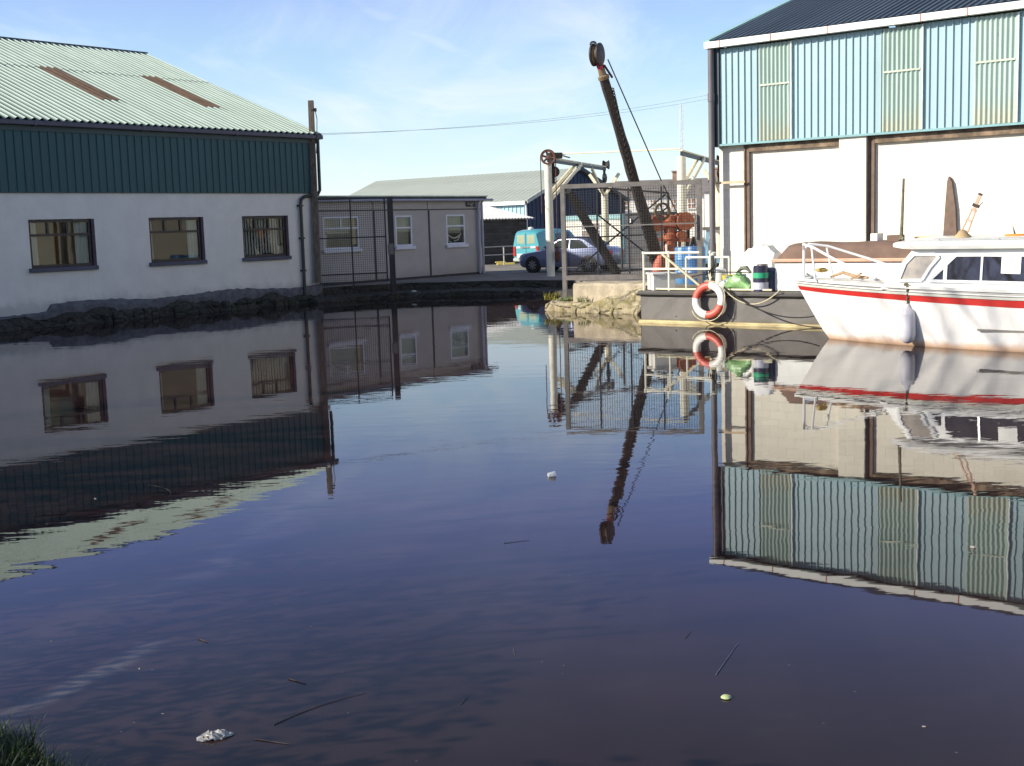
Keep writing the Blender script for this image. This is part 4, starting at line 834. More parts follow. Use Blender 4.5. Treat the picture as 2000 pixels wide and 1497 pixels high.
# ------------------------------------------------------------------ vehicles
def loft(mb, st, mi=0, n=None):              # st = list of rings
    return mb.rings(st, True, mi)
tyre_m, rim_m = rubber, mat('alloy', (.40, .40, .42), .35, .8, var=.1)
carglass = mat('dark_car_glass', (.035, .045, .042), .06, var=.1, spec=.8); headl = mat('lamp_lens', (.75, .75, .72), .15); redl = mat('red_lamp_lens', (.42, .02, .02), .25)
def wheel(par, c, r, w=.19):
    mb = MB(); s_ = 1 if c[1] > 0 else -1; mb.lathe(V(c) - Y_ * s_ * w / 2, Y_ * s_, [(r * .6, 0), (r * .95, 0), (r, .03), (r, w - .03), (r * .93, w), (r * .68, w), (r * .62, w - .03)], 24); o = mb.build('wheel', tyre_m, par, smooth=True, local=True)
    mb = MB(); cc = V(c) + Y_ * s_ * (w / 2 - .03)
    mb.lathe(cc, Y_ * s_, [(r * .66, -.02), (r * .64, .015), (r * .58, .0), (r * .2, .0)], 20)
    for k in range(8): an = k * pi / 4; mb.bar(cc + Y_ * s_ * .012, cc + Y_ * s_ * .012 + V((cos(an), 0, sin(an))) * r * .60, .05, .03, Y_)
    mb.build('rim', rim_m, o, local=True)
def car(loc, rz, lab):
    """saloon, x from nose (0) to tail, y across"""
    t = thing('parked_car', lab, 'car', loc, rz); L_, Wd = 3.95, 1.56
    body = mat('silver_blue_paint', (.17, .20, .32), .28, .35, var=.04, coat=.6)
    prof = [(0, .38, .62, .70), (.12, .24, .70, .84), (.5, .20, .76, .95), (1.1, .20, .84, 1.0), (1.6, .20, .88, 1.0), (2.6, .20, .90, 1.0), (3.2, .20, .92, .99), (3.7, .24, .90, .93), (3.9, .34, .82, .84), (3.95, .42, .70, .76)]
    mb = MB(); st = []
    for x, zb_, zt_, wf in prof:
        w_ = Wd / 2 * wf; st.append([V((x, y, z)) for y, z in ((-w_ * .86, zb_), (-w_, zb_ + .14), (-w_ * 1.0, zb_ + (zt_ - zb_) * .6), (-w_ * .93, zt_ - .03), (-w_ * .7, zt_ + .01), (0, zt_ + .025), (w_ * .7, zt_ + .01), (w_ * .93, zt_ - .03), (w_, zb_ + (zt_ - zb_) * .6), (w_, zb_ + .14), (w_ * .86, zb_))])
    mb.rings(st); mb.build('body', body, t, smooth=True, local=True)
    gh = [(1.05, .86, .62), (1.75, 1.26, .53), (2.3, 1.31, .54), (2.8, 1.27, .53), (3.42, .91, .60)]
    mb = MB(); st = []
    for x, z, w_ in gh: zb_ = .82; st.append([V((x, -.66, zb_)), V((x, -w_, max(z - .05, zb_ + .01))), V((x, -w_ * .8, z)), V((x, 0, z + .02)), V((x, w_ * .8, z)), V((x, w_, max(z - .05, zb_ + .01))), V((x, .66, zb_))])
    mb.rings(st); mb.build('cabin_roof', body, t, smooth=True, local=True)
    for s_ in (-1, 1):
        for q in (((1.32, .90), (1.82, 1.19), (2.22, 1.22), (2.22, .90)), ((2.30, .90), (2.30, 1.22), (2.72, 1.19), (3.02, .95), (2.98, .90))):
            mb = MB(); pl = [V((x, s_ * (.672 - (z - .82) * .24), z)) for x, z in q]; mb.add(pl + [p + Y_ * s_ * .012 for p in pl], [tuple(range(len(pl))), tuple(range(len(pl), 2 * len(pl)))] + [(i, (i + 1) % len(pl), len(pl) + (i + 1) % len(pl), len(pl) + i) for i in range(len(pl))]); mb.build('side_window', carglass, t, local=True)
    mb = MB(); mb.add([(1.10, -.58, .90), (1.10, .58, .90), (1.72, .47, 1.26), (1.72, -.47, 1.26)], [(0, 1, 2, 3)]); mb.v = [p + V((-.02, 0, .02)) for p in mb.v]; mb.build('windscreen', carglass, t, local=True)
    mb = MB(); mb.add([(3.36, -.56, .96), (3.36, .56, .96), (2.86, .48, 1.26), (2.86, -.48, 1.26)], [(0, 1, 2, 3)]); mb.v = [p + V((.03, 0, .02)) for p in mb.v]; mb.build('rear_window', carglass, t, local=True)
    for s_ in (-1, 1):
        mb = MB(); mb.box((.11, s_ * .50, .60), (.12, .28, .12), -s_ * .3); mb.build('headlight', headl, t, local=True, bevel=.02)
        mb = MB(); mb.box((3.90, s_ * .50, .70), (.12, .26, .16), s_ * .2); mb.build('tail_lamp', redl, t, local=True, bevel=.02)
        mb = MB(); mb.box((1.42, s_ * .80, .93), (.12, .16, .10)); mb.build('mirror', black_metal, t, local=True, bevel=.03)
        mb = MB(); mb.box((2.12, s_ * .775, .74), (.15, .02, .03)); mb.build('door_handle', black_metal, t, local=True)
        for x in (.74, 3.15):
            mb = MB(); mb.lathe((x, s_ * .70, .30), Y_ * s_, [(.33, -.05), (.33, .078), (.29, .08)], 24); mb.build('wheel_arch', black_metal, t, smooth=True, local=True); wheel(t, (x, s_ * .70, .29), .29)
    mb = MB(); mb.box((-.01, 0, .40), (.03, .44, .10)); mb.build('number_plate', white_paint, t, local=True)
    return t
cp = onz(1042, 533, .42)
ca = math.atan2(-.54, .84); ax_ = V((cos(ca), sin(ca), 0)); ay_ = V((-sin(ca), cos(ca), 0))
car(V((cp.x, cp.y, .42)) - ax_ * .74 + ay_ * .72, ca, 'silver blue saloon car parked behind the white gantry post')
def van(loc, rz, lab):
    """small van, x from its tail (0) forward"""
    t = thing('parked_van', lab, 'van', loc, rz); Wd = 1.50
    body = mat('teal_van_paint', (.075, .34, .40), .3, var=.04, coat=.6)
    st = []
    for x, zb_, zt_, wf, wt_ in ((0, .36, 1.46, .96, .80), (.10, .28, 1.55, 1.0, .84), (.5, .24, 1.60, 1.0, .86), (1.6, .24, 1.60, 1.0, .86), (2.2, .24, 1.52, 1.0, .84), (2.75, .24, 1.02, 1.0, .90), (3.4, .26, .86, .96, .86), (3.6, .34, .70, .85, .8)):
        w_ = Wd / 2 * wf; wu = Wd / 2 * wt_; zm = min(zb_ + .62, zt_ - .05)
        st.append([V((x, y, z)) for y, z in ((-w_ * .9, zb_), (-w_, zb_ + .12), (-w_, zm), (-wu, zt_ - .07), (-wu * .85, zt_), (0, zt_ + .02), (wu * .85, zt_), (wu, zt_ - .07), (w_, zm), (w_, zb_ + .12), (w_ * .9, zb_))])
    mb = MB(); mb.rings(st); mb.build('body', body, t, smooth=True, local=True)
    for s_ in (-1, 1):
        mb = MB(); yl = (.07, .52) if s_ > 0 else (-.52, -.07)
        mb.prism([(yl[0], 1.0), (yl[1], 1.0 + .02), (yl[1] * .96, 1.40), (yl[0], 1.40)] if s_ > 0 else [(yl[0], 1.02), (yl[1], 1.0), (yl[1], 1.40), (yl[0] * .96, 1.40)], (.045, 0, 0), Y_, Z, V((-.05, 0, 0))); w_ = mb.build('rear_window', mat('pale_reflecting_van_glass', (.34, .38, .26), .10, var=.1), t, local=True, bevel=.03)
        mb = MB(); mb.box((-.005, s_ * .66, .70), (.06, .13, .42)); mb.build('tail_lamp', redl, t, local=True, bevel=.02)
        mb = MB(); pl = [V((1.15, s_ * .752, 1.0)), V((2.1, s_ * .752, 1.0)), V((2.0, s_ * .69, 1.42)), V((1.15, s_ * .69, 1.42))]; mb.add(pl + [p + Y_ * s_ * .01 for p in pl], [(0, 1, 2, 3), (4, 5, 6, 7), (0, 1, 5, 4), (1, 2, 6, 5), (2, 3, 7, 6), (3, 0, 4, 7)]); mb.build('side_window', carglass, t, local=True)
        for x in (.62, 2.85): wheel(t, (x, s_ * .66, .27), .27)
    mb = MB(); mb.box((-.02, -.0, .88), (.05, .60, .06)); mb.build('door_trim', mat('grey_badge', (.20, .22, .23), .4), t, local=True)
    for y, w_, h in ((.34, .34, .07), (-.42, .30, .08)): mb = MB(); mb.box((-.025, y, .87), (.03, w_, h)); mb.build('lettering_patch', white_paint, t, local=True)
    mb = MB(); mb.box((-.03, .22, .52), (.03, .52, .16)); mb.build('number_plate', white_paint, t, local=True)
    mb = MB(); mb.bb(-.08, .12, -.70, .70, .28, .42); mb.build('bumper', mat('grey_bumper', (.35, .37, .36), .6), t, local=True, bevel=.03)
    mb = MB(); mb.bb(-.01, .004, -.008, .008, .42, 1.46); mb.build('door_gap', black_metal, t, local=True)
    mb = MB(); mb.lathe((.55, .2, 1.60), Z, [(.10, 0), (.12, .04), (.10, .10), (.02, .12)], 14); mb.build('roof_vent', white_paint, t, smooth=True, local=True)
vp = onz(1010, 524, .42); va = math.atan2(.72, .69)
va_x = V((cos(va), sin(va), 0)); va_y = V((-sin(va), cos(va), 0))
van(V((vp.x, vp.y, .42)) - va_y * .55, va, 'teal van parked tail on beyond the silver blue car')

# ------------------------------------------------------------------ pontoon barge along the right bank
BL = 13.0; DK = .70; BWD = 2.25
PB = thing('pontoon_barge', 'long low grey pontoon barge moored along the quay below the warehouse', 'barge', GF.w(0, 0, 0), GF.rz)
hull_g = layered_mat('grey_barge_plate', (.155, .145, .132), [(.0, .16, (.10, .085, .05), .7, .25)], .6, .12, .25, 9, .35, (.085, .075, .065))
rnd = random.Random(2)
mb = MB(); xs_ = [i * .25 for i in range(int(BL / .25) + 1)]
rows = []
for i, x in enumerate(xs_):
    j = lambda k=.008: rnd.uniform(-k, k); e = -.04 if i == 0 else 0
    rows.append([V((x, .02, -.5)), V((x + e * 0, .0 + j(), .06)), V((x, .0 + j(), .3)), V((x, j(), .54)), V((x, .0, .60))])
mb.rings(rows, False, close=False); mb.quad((0, BWD, -.5), (0, .02, -.5), (0, 0, .06), (0, 0, .6), (0, BWD, .6)); mb.quad((0, 0, .6), (BL, 0, .6), (BL, BWD, .6), (0, BWD, .6)); mb.quad((BL, 0, -.5), (BL, BWD, -.5), (BL, BWD, .6), (BL, 0, .6))
for x in (.9, 4.55, 6.1): mb.lathe((x, -.002, .16 if x < 2 else .45), -Y_, [(.015, 0), (.018, .012), (.004, .016)], 8)
mb.build('hull', hull_g, PB, local=True)
rub_m = mat('dark_rubbing_strake', (.085, .08, .072), .6, var=.25, scale=3, bump=.2)
mb = MB(); prof = [(-.0, .585), (-.05, .595), (-.085, .625), (-.05, .655), (-.02, .66), (-.02, .70), (.16, .70), (.16, .585)]
mb.rings([[V((x - (.06 if x == 0 else 0), y, z + rnd.uniform(-.004, .004))) for y, z in prof] for x in xs_], True); mb.build('rubbing_strake', rub_m, PB, local=True, smooth=True)
mb = MB(); mb.bb(.0, BL, .162, BWD, .602, .69); mb.build('deck', mat('mossy_deck', (.16, .135, .085), .9, var=.4, scale=3, bump=.5, col2=(.07, .08, .03), lo=.5, hi=.7), PB, local=True)
mb = MB(); mb.bb(-.02, BL, -.075, -.004, -.02, .028); mb.bb(-.02, BL, -.055, -.004, .031, .062); mb.build('waterline_fender', mat('yellowed_fender_timber', (.52, .43, .23), .8, var=.35, scale=4, stretch=(.6, 3, 3), col2=(.22, .17, .08), lo=.55, hi=.8), PB, local=True)
mb = MB(); mb.tube([(.35, .10, .735), (1.6, .10, .735), (3.15, .10, .735)], .022, 8); mb.build('deck_pipe', mat('cream_pipe', (.70, .64, .42), .5, var=.2, scale=5, col2=(.30, .18, .08), lo=.6, hi=.8), PB, smooth=True, local=True)
pipe_m = mat('cream_white_tube', (.74, .72, .60), .4, var=.06)
def gx(px, py, y=.1): return GF.hit(px, py, y)
RLG = thing('barge_railing', 'white tube railing at the end of the barge, left of the lifebuoy', 'railing', GF.w(.1, .1, DK), GF.rz)
ps = [gx(1258, 561), gx(1307, 561), gx(1388, 560)]; zt_ = gx(1258, 495).z; zm_ = gx(1258, 526).z; O_ = V((.1, .1, DK))
for p in ps: mb = MB(); mb.tube([V((p.x, .1, DK)) - O_, V((p.x, .1, zt_ + (.0))) - O_], .026, 8); mb.lathe(V((p.x, .1, zt_ - .02)) - O_, Z, [(.03, 0), (.037, .0), (.037, .05), (.02, .06)], 10); mb.build('rail_post', pipe_m, RLG, smooth=True, local=True)
for z, xa, xb in ((zt_, ps[0].x, gx(1366, 495).x), (zm_, ps[0].x, ps[2].x)): mb = MB(); mb.tube([V((xa, .1, z)) - O_, V((xb, .1, z - .0)) - O_], .026, 8); mb.build('rail', pipe_m, RLG, smooth=True, local=True)
mb = MB(); a = gx(1300, 497); mb.tube([V((a.x, .14, gx(1302, 478).z)) - O_, V((a.x, .14, zm_)) - O_], .024, 8); mb.build('upright_tube', pipe_m, RLG, smooth=True, local=True)
p0, p1 = gx(1293, 497, .05), gx(1366, 558, .02); mb = MB(); mb.tube([GF.o + GF.x * p.x + GF.y * p.y + Z * p.z for p in (p0, p1)], .026, 7); solo('mooring_pole', mb, rope_mat, 'long pale boat pole slanting down across the white railing', 'pole', GF.w(p1.x, p1.y, p1.z))
BR2 = thing('quay_railing', 'white railing behind the grey gate post, beside the warehouse downpipe', 'railing', GF.w(gx(1345, 500, 1.3).x, 1.3, DK), GF.rz)
O2 = V((gx(1345, 500, 1.3).x, 1.3, DK)); xa, xb, zz = gx(1340, 503, 1.3).x, gx(1424, 503, 1.3).x, gx(1380, 503, 1.3).z
for z in (zz,): mb = MB(); mb.tube([V((xa, 1.3, z)) - O2, V((xb, 1.3, z)) - O2], .026, 8); mb.build('rail', pipe_m, BR2, smooth=True, local=True)
for x in (xa, gx(1385, 503, 1.3).x, xb): mb = MB(); mb.tube([V((x, 1.3, .42)) - O2, V((x, 1.3, zz)) - O2], .026, 8); mb.build('rail_post', pipe_m, BR2, smooth=True, local=True)
b = gx(1393, 558, .16); tz = gx(1393, 496, .16).z; mb = MB(); mb.tube([GF.w(b.x, .16, DK), GF.w(b.x, .16, tz - .05)], .035, 10); mb.lathe(GF.w(b.x, .16, tz - .06), Z, [(.05, 0), (.08, .03), (.08, .08), (.05, .10)], 12)
solo('mooring_post', mb, pipe_m, 'white flange topped mooring post on the barge, above the lifebuoy', 'post', GF.w(b.x, .16, DK), smooth=True)
b = gx(1470, 558, .14); tz = gx(1470, 533, .14).z; mb = MB(); mb.tube([GF.w(b.x, .14, DK), GF.w(b.x, .14, tz)], .032, 8); solo('short_post', mb, pipe_m, 'short cream post on the barge deck, left of the dark tin', 'post', GF.w(b.x, .14, DK), smooth=True)
# white chest
b = gx(1316, 560, .34); bz = gx(1311, 533, .34).z - DK
CT_ = thing('deck_chest', 'white wooden chest with grey shaded side, behind the white railing on the barge', 'chest', GF.w(b.x, .42, DK), GF.rz + radians(47))
mb = MB(); mb.bb(-.50, 0, -.0, .56, 0, bz - .04); mb.build('box', mat('white_chest_paint', (.72, .71, .64), .6, var=.08, col2=(.40, .36, .28), lo=.62, hi=.85), CT_, local=True, bevel=.01)
mb = MB(); mb.bb(-.53, .03, -.03, .59, bz - .038, bz); mb.build('lid', white_paint, CT_, local=True, bevel=.008)
mb = MB(); mb.bb(.002, .018, .1, .14, 0, .2); mb.build('hasp', black_metal, CT_, local=True)
# deck clutter
def deck(px, py, y=.3): p = gx(px, py, y); return GF.w(p.x, y, DK)
p = deck(1375, 556, .22); mb = MB(); rnd = random.Random(9)
for k in range(4):
    cx, cy = rnd.uniform(-.16, .16), rnd.uniform(-.06, .06); r = rnd.uniform(.10, .16); mb.tube([p + GF.x * (cx + r * cos(a)) + GF.y * (cy + r * .7 * sin(a)) + Z * (.03 + .03 * k + .02 * sin(3 * a)) for a in [2 * pi * i / 16 for i in range(17)]], .018, 6, cap=False)
solo('orange_rope_coil', mb, mat('orange_rope', (.62, .27, .05), .9, var=.25, scale=20), 'loose coil of orange rope on the barge deck above the lifebuoy', 'rope', p)
p = deck(1421, 555, .35); mb = MB(); mb.lathe(p, Z, [(.11, 0), (.14, .03), (.14, .16), (.07, .24), (.035, .27), (.035, .31), (.01, .32)], 14); mb.tube([p + V((.03, -.02, .29)), p + V((.11, -.03, .26)), p + V((.13, -.03, .18))], .016, 6); solo('white_jug', mb, white_paint, 'white plastic jug on the barge deck between rope coil and green bag', 'jug', p, smooth=True)
p = deck(1410, 556, .25); mb = MB(); mb.lathe(p, (.3, .2, 1), [(.03, 0), (.11, .04), (.13, .12), (.09, .2), (.02, .23)], 12); solo('small_float', mb, white_paint, 'round white float lying low beside the orange rope on the barge deck', 'float', p, smooth=True)
p = deck(1424, 549, .75); mb = MB(); mb.lathe(p, Z, [(.12, 0), (.15, .30), (.16, .31), (.13, .30), (.11, .02)], 16); solo('yellow_tub', mb, mat('yellow_plastic', (.68, .60, .10), .5), 'small yellow tub behind the white jug on the barge deck', 'tub', p, smooth=True)
p = deck(1405, 545, .9); mb = MB(); mb.lathe(p, Z, [(.13, 0), (.16, .34), (.14, .42), (.05, .47), (.01, .48)], 14); mb.tube([p + Z * .46, p + V((.05, 0, .66))], .014, 5); solo('white_canister', mb, white_paint, 'tall white canister with a thin spout behind the tub, by the warehouse corner', 'canister', p, smooth=True)
p = deck(1446, 554, .30); mb = MB(); rings_ = []
for i in range(11):
    t = i / 10; x = (t - .5) * .58; h = (.09 + .14 * sin(pi * min(1, t * 1.05 + .05)) ** .7); rings_.append([p + GF.x * x + GF.y * (cos(a) * .15 * (1 + .1 * sin(5 * a + i))) + Z * max(.004, (.5 + .5 * sin(a)) * h * (1 + .12 * sin(3 * a + i * 2.1)) * 1.6) for a in [2 * pi * k / 14 for k in range(14)]])
mb.rings(rings_); solo('green_bag', mb, mat('lime_green_plastic', (.26, .46, .19), .35, var=.15, scale=5, bump=.5, bscale=9), 'bulging lime green plastic bag on the barge deck', 'bag', p, smooth=True)
p = deck(1440, 549, .6); mb = MB(); mb.tube([p, p + Z * .36, p + Z * .46 + GF.x * .10, p + Z * .47 + GF.x * .22, p + Z * .36 + GF.x * .34], [.03, .03, .045, .05, .02], 8); solo('pump_handle', mb, mat('olive_metal', (.14, .15, .10), .5), 'dark curved pump handle standing up behind the green bag', 'pump', p, smooth=True)
cz = gx(1486, 517, .2).z - DK; p = deck(1486, 557, .2)
CN = thing('paint_tin', 'tall dark navy tin with green and white label bands on the barge deck', 'tin', p, GF.rz); r = .155
mb = MB(); mb.lathe((0, 0, 0), Z, [(r, 0), (r, cz - .05), (r * .93, cz - .04), (r * .93, cz - .02), (.01, cz - .02)], 22); mb.build('can', mat('navy_tin', (.035, .035, .07), .35), CN, smooth=True, local=True)
for z0, z1, m_ in ((.50, .70, mat('green_label', (.03, .42, .20), .5)), (.08, .34, mat('grey_white_label', (.55, .56, .62), .5, var=.2, scale=14))): mb = MB(); mb.ring((0, 0, 0), Z, [(r + .001, z0 * cz), (r + .004, z0 * cz), (r + .004, z1 * cz), (r + .001, z1 * cz)], 22); mb.build('label_band', m_, CN, smooth=True, local=True)
mb = MB(); mb.lathe((.04, 0, cz - .02), Z, [(.11, 0), (.11, .03), (.02, .04)], 14); mb.build('lid', mat('dull_tin', (.34, .30, .28), .4, .6), CN, local=True)
p = deck(1506, 555, .55); bz = gx(1506, 523, .55).z - DK; mb = MB(); mb.lathe(p, Z, [(.15, 0), (.18, bz - .08), (.205, bz - .07), (.205, bz), (.17, bz), (.14, .03)], 20); solo('grey_bin', mb, mat('blue_grey_plastic', (.17, .18, .26), .45), 'blue grey bin tucked behind the dark tin on the barge', 'bin', p, smooth=True)
p = deck(1487, 555, 1.3); mb = MB(); rings_ = []
for i in range(9):
    t = i / 8; hh = (gx(1487, 478, 1.3).z - DK) * (.82 + .18 * sin(pi * t)) + .03 * sin(i * 2.3); x = -.34 + .72 * t; rings_.append([p + GF.x * (x + .02 * sin(k)) + GF.y * y + Z * z for k, (y, z) in enumerate(((-.32, 0), (-.34, .3), (-.27, hh * .75), (-.12, hh), (.2, hh), (.3, hh * .6), (.32, 0)))])
mb.rings(rings_); solo('sheeted_stack', mb, mat('white_tarpaulin', (.78, .77, .74), .5, var=.05, bump=.4, bscale=4), 'white sheeted stack standing on the barge against the warehouse wall', 'covered stack', p, smooth=True)
mb = MB()
c_ = [gx(1351, 541, .12), gx(1392, 532, .12), gx(1440, 532, .12), gx(1470, 534, .14)]; mb.tube([GF.w(q.x, q.y, q.z) for q in c_], .012, 5); 
for k in range(5): a = gx(1392 + k * 1.5, 500 + 6 * k, .12); bq = gx(1390 - 3 * k + 6, 556 - 2 * k, .14); mid = gx(1397 - 4 * k, 530, .06); mb.tube([GF.w(q.x, q.y, q.z) for q in (a, mid, bq)], .012, 5)
solo('black_tether', mb, black_rope, 'tangle of black cord tied round the white mooring post', 'cord', deck(1393, 556, .14))

# lifebuoy hung on the barge's side
lc = gx(1384, 587, -.16); LB_ = thing('lifebuoy', 'red and white lifebuoy ring hanging on the side of the grey barge', 'lifebuoy', GF.w(lc.x, -.16, lc.z), GF.rz)
RO, RI = .365, .088
tl = Matrix.Rotation(radians(-8), 3, 'X') @ Matrix.Rotation(radians(3), 3, 'Y')
def torus_seg(a0, a1, r, n):
    mb = MB(); rows = []
    for i in range(n + 1):
        a = a0 + (a1 - a0) * i / n; rows.append([tl @ V(((RO - .055 + r * cos(b) * .92) * cos(a), r * sin(b) * .75, (RO - .055 + r * cos(b) * .92) * sin(a))) for b in [2 * pi * k / 14 for k in range(14)]])
    mb.rings(rows); return mb
torus_seg(0, 2 * pi, RI, 48).build('ring', mat('lifebuoy_white', (.82, .80, .72), .45, var=.05), LB_, smooth=True, local=True)
redb = mat('lifebuoy_red', (.62, .11, .075), .45, var=.08)
for a0, a1 in ((92, 176), (-92, -14)): torus_seg(radians(a0), radians(a1), RI + .004, 18).build('red_band', redb, LB_, smooth=True, local=True)
mb = MB(); mb.tube([tl @ V(((RO + .035 + .02 * abs(sin(2 * a))) * cos(a), -.03, (RO + .035 + .02 * abs(sin(2 * a)) - .0) * sin(a) - (.03 if sin(a) < -.3 else 0))) for a in [radians(-150 + 4.4 * k) for k in range(60)]], .010, 5); mb.build('grab_line', rope_mat, LB_, smooth=True, local=True)
mb = MB(); mb.tube([V((0, .0, RO - .02)), V((.02, .10, RO + .12)), V((.02, .25, RO + .14))], .012, 5); mb.build('hanging_cord', rope_mat, LB_, local=True)
# mooring lines
def catenary(p, q, sag, n=22): return [p.lerp(q, i / n) - Z * (sag * 4 * (i / n) * (1 - i / n)) for i in range(n + 1)]
p = gx(1414, 561, -.09); e = BF.w(-.12, -.06, .80)
q = gx(1600, 616, -.55); mb = MB(); mb.tube(catenary(GF.w(p.x, p.y, p.z), GF.w(q.x, q.y, q.z), .26), .014, 6); solo('black_mooring_line', mb, black_rope, 'black mooring line sagging from the barge to the cruiser bow', 'rope', GF.w(p.x, p.y, p.z), smooth=True)
p = gx(1415, 566, -.10); q = gx(1524, 566, -.10); mb = MB(); mb.tube(catenary(GF.w(p.x, p.y, p.z), GF.w(q.x, q.y, q.z), .30), .012, 6); solo('cream_rope', mb, rope_mat, 'cream rope looped loosely along the side of the grey barge', 'rope', GF.w(p.x, p.y, p.z), smooth=True)
p = gx(1426, 566, -.09); mb = MB(); mb.tube([GF.w(p.x, -.095, p.z), GF.w(p.x + .08, -.03, p.z - .35), GF.w(p.x + .06, -.03, p.z - .60), GF.w(p.x - .02, -.03, p.z - .62), GF.w(p.x - .1, -.03, p.z - .52)], .006, 5); solo('dangling_line', mb, black_rope, 'thin dark cord dangling on the barge side just right of the lifebuoy', 'cord', GF.w(p.x, -.1, p.z))

# white deckhouse with rounded brown cover, on the barge
dy_ = .35; d0 = gx(1513, 566, dy_); zl = gx(1513, 507, dy_).z; zc_ = gx(1560, 474, dy_ + .4).z; DX = 7.2
DH = thing('deckhouse', 'white deckhouse with an orange ledge under a rounded brown cover, behind the cruiser bow', 'deckhouse', GF.w(d0.x, dy_, DK), GF.rz)
hgt = zl - DK; hc2 = zc_ - DK - .02
mb = MB(); mb.bb(0, DX, 0, 1.5, 0, hgt - .06); mb.build('wall', white_paint, DH, local=True, bevel=.02)
mb = MB(); mb.bb(-.05, DX + .05, -.06, 1.55, hgt - .058, hgt + .01); mb.build('ledge', mat('salmon_varnish', (.62, .36, .24), .5, var=.12), DH, local=True, bevel=.012)
mb = MB(); rows = []
for i in range(29):
    t = i / 28; x = DX * t; e_ = min(1, (x + .0) / .42); k = sqrt(max(0, 1 - (1 - e_) ** 2)); H2 = max(.012, (hc2 - hgt) * k) * (1 + .05 * sin(x * 4)); ins = .10 * (1 - k)
    rows.append([V((x, y + (ins if y < .7 else -ins), hgt + .012 + H2 * z)) for y, z in ((.0, 0), (.02, .55), (.12, .88), (.4, 1), (1.1, 1), (1.38, .88), (1.48, .55), (1.5, 0))])
mb.rings(rows); mb.build('cover', mat('brown_canvas', (.165, .105, .078), .85, var=.15, scale=3, bump=.3, bscale=6), DH, smooth=True, local=True)
cx_ = gx(1700, 470, dy_ + .5).x - d0.x
for dx, h, w_ in ((0, .17, .14), (.34, .13, .24)): mb = MB(); mb.bb(cx_ + dx, cx_ + dx + w_, .5, .8, hc2 - .02, hc2 + h); mb.build('roof_box', white_paint if dx == 0 else MATS['brown_canvas'], DH, local=True)
# mast and furled spar standing behind the cruiser
p = BF.hit(1760, 472, -.15); q = BF.hit(1765, 349, -.15); mb = MB(); zr0 = 1.63 + .14; mb.tube([BF.w(p.x, -.15, zr0), BF.w(p.x + (q.x - p.x) * .2, -.15, zr0 + .15), BF.w(q.x, -.15, q.z)], [.04, .03, .02], 8); mb.box(BF.w(p.x, -.15, zr0 + .02), (.09, .06, .05), BF.rz); solo('thin_mast', mb, mat('old_brown_mast', (.17, .15, .10), .8, var=.4, scale=8, bump=.6), 'thin brown mast standing at the front of the cruiser roof', 'mast', BF.w(p.x, -.15, zr0), smooth=True)
p = RF.hit(1848, 480, -.25); q = RF.hit(1846, 345, -.25); w_ = (RF.hit(1864, 470, -.25).x - RF.hit(1832, 470, -.25).x) / 2
mb = MB(); mb.prism([(-w_ * 1.1, .42), (w_ * 1.15, .42), (w_, p.z), (w_ * .72, p.z + (q.z - p.z) * .55), (w_ * .25, q.z - .12), (-w_ * .12, q.z), (-w_ * .3, q.z - .1), (-w_ * .5, p.z + (q.z - p.z) * .6)], RF.o + RF.x * p.x - RF.y * .09, RF.x, Z, RF.y * .08); solo('furled_spar', mb, brown_steel, 'tapering dark brown spar leaning upright on the warehouse wall behind the cruiser', 'spar', RF.w(p.x, -.25, .42))

# ------------------------------------------------------------------ cabin cruiser
CC = thing('cabin_cruiser', 'white cabin cruiser with a red stripe along its hull, moored in front of the barge', 'boat', BF.w(0, 0, 0), BF.rz)
hull_w = layered_mat('white_hull_gelcoat', (.78, .77, .74), [(.02, .16, (.50, .27, .12), .75, .16), (-.05, .05, (.16, .09, .03), .9, .06)], .30, .04, .05, 4, .28, (.58, .52, .42), .5)
red_s = mat('red_stripe_paint', (.52, .03, .025), .35, var=.10); gel = mat('white_gelcoat', (.80, .80, .76), .32, var=.03, coat=.3); greyg = mat('greyish_rubbing_band', (.60, .61, .54), .45, var=.08)
BLN = 6.8
def hb(x): t = max(0, min(1, (x + .68) / 3.9)); return 1.12 * (1 - (1 - t) ** 2.1) if x > -.68 else 0        # gunwale half breadth
def wb(x): t = max(0, min(1, x / 4.2)); return .98 * (1 - (1 - t) ** 1.9)                                       # waterline half breadth
def zg(x): t = (x + .68) / 4.4; return 1.115 - .135 * min(1, t) ** .8 if t > 0 else 1.115
def stem(z): return -.68 * min(1, max(0, z) / 1.05) ** .9                                                        # raked stem
NST = 34
def hull_pt(i, z, side):
    u = (i / NST) ** 1.35; s0 = stem(z); x = s0 + (BLN - s0) * u; k = min(1, max(0, z / zg(x)))
    w_ = wb(x - s0 * 0) if z <= 0 else None
    tt = max(0, min(1, (x - s0) / (4.2 + .3 * k))); w_ = (.98 + .14 * k) * (1 - (1 - tt) ** (1.9 + .25 * k))
    return V((x, side * w_, z))
def strip(f0, f1, mb, off=0., n=1):
    for side in (-1, 1):
        rows = []
        for i in range(NST + 1):
            r = []
            for j in range(n + 1):
                xg = -.5 + (BLN + .5) * (i / NST) ** 1.35; z = f0(xg) + (f1(xg) - f0(xg)) * j / n; p = hull_pt(i, z, side); p.y += side * off; r.append(p)
            rows.append(r)
        mb.rings(rows, False, close=False)
zsb = lambda x: .885 - .19 * min(1, max(0, (x + .5) / 4.2)) ** .85
zst = lambda x: .955 - .145 * min(1, max(0, (x + .5) / 4.2)) ** .85
mb = MB(); strip(lambda x: -.25, lambda x: 0, mb, 0, 1); strip(lambda x: 0, zsb, mb, 0, 7); strip(zst, lambda x: zg(x), mb, 0, 2)
mb.quad((BLN, -1.1, -.25), (BLN, 1.1, -.25), (BLN, 1.12, .97), (BLN, -1.12, .97)); mb.build('hull', hull_w, CC, smooth=True, local=True)
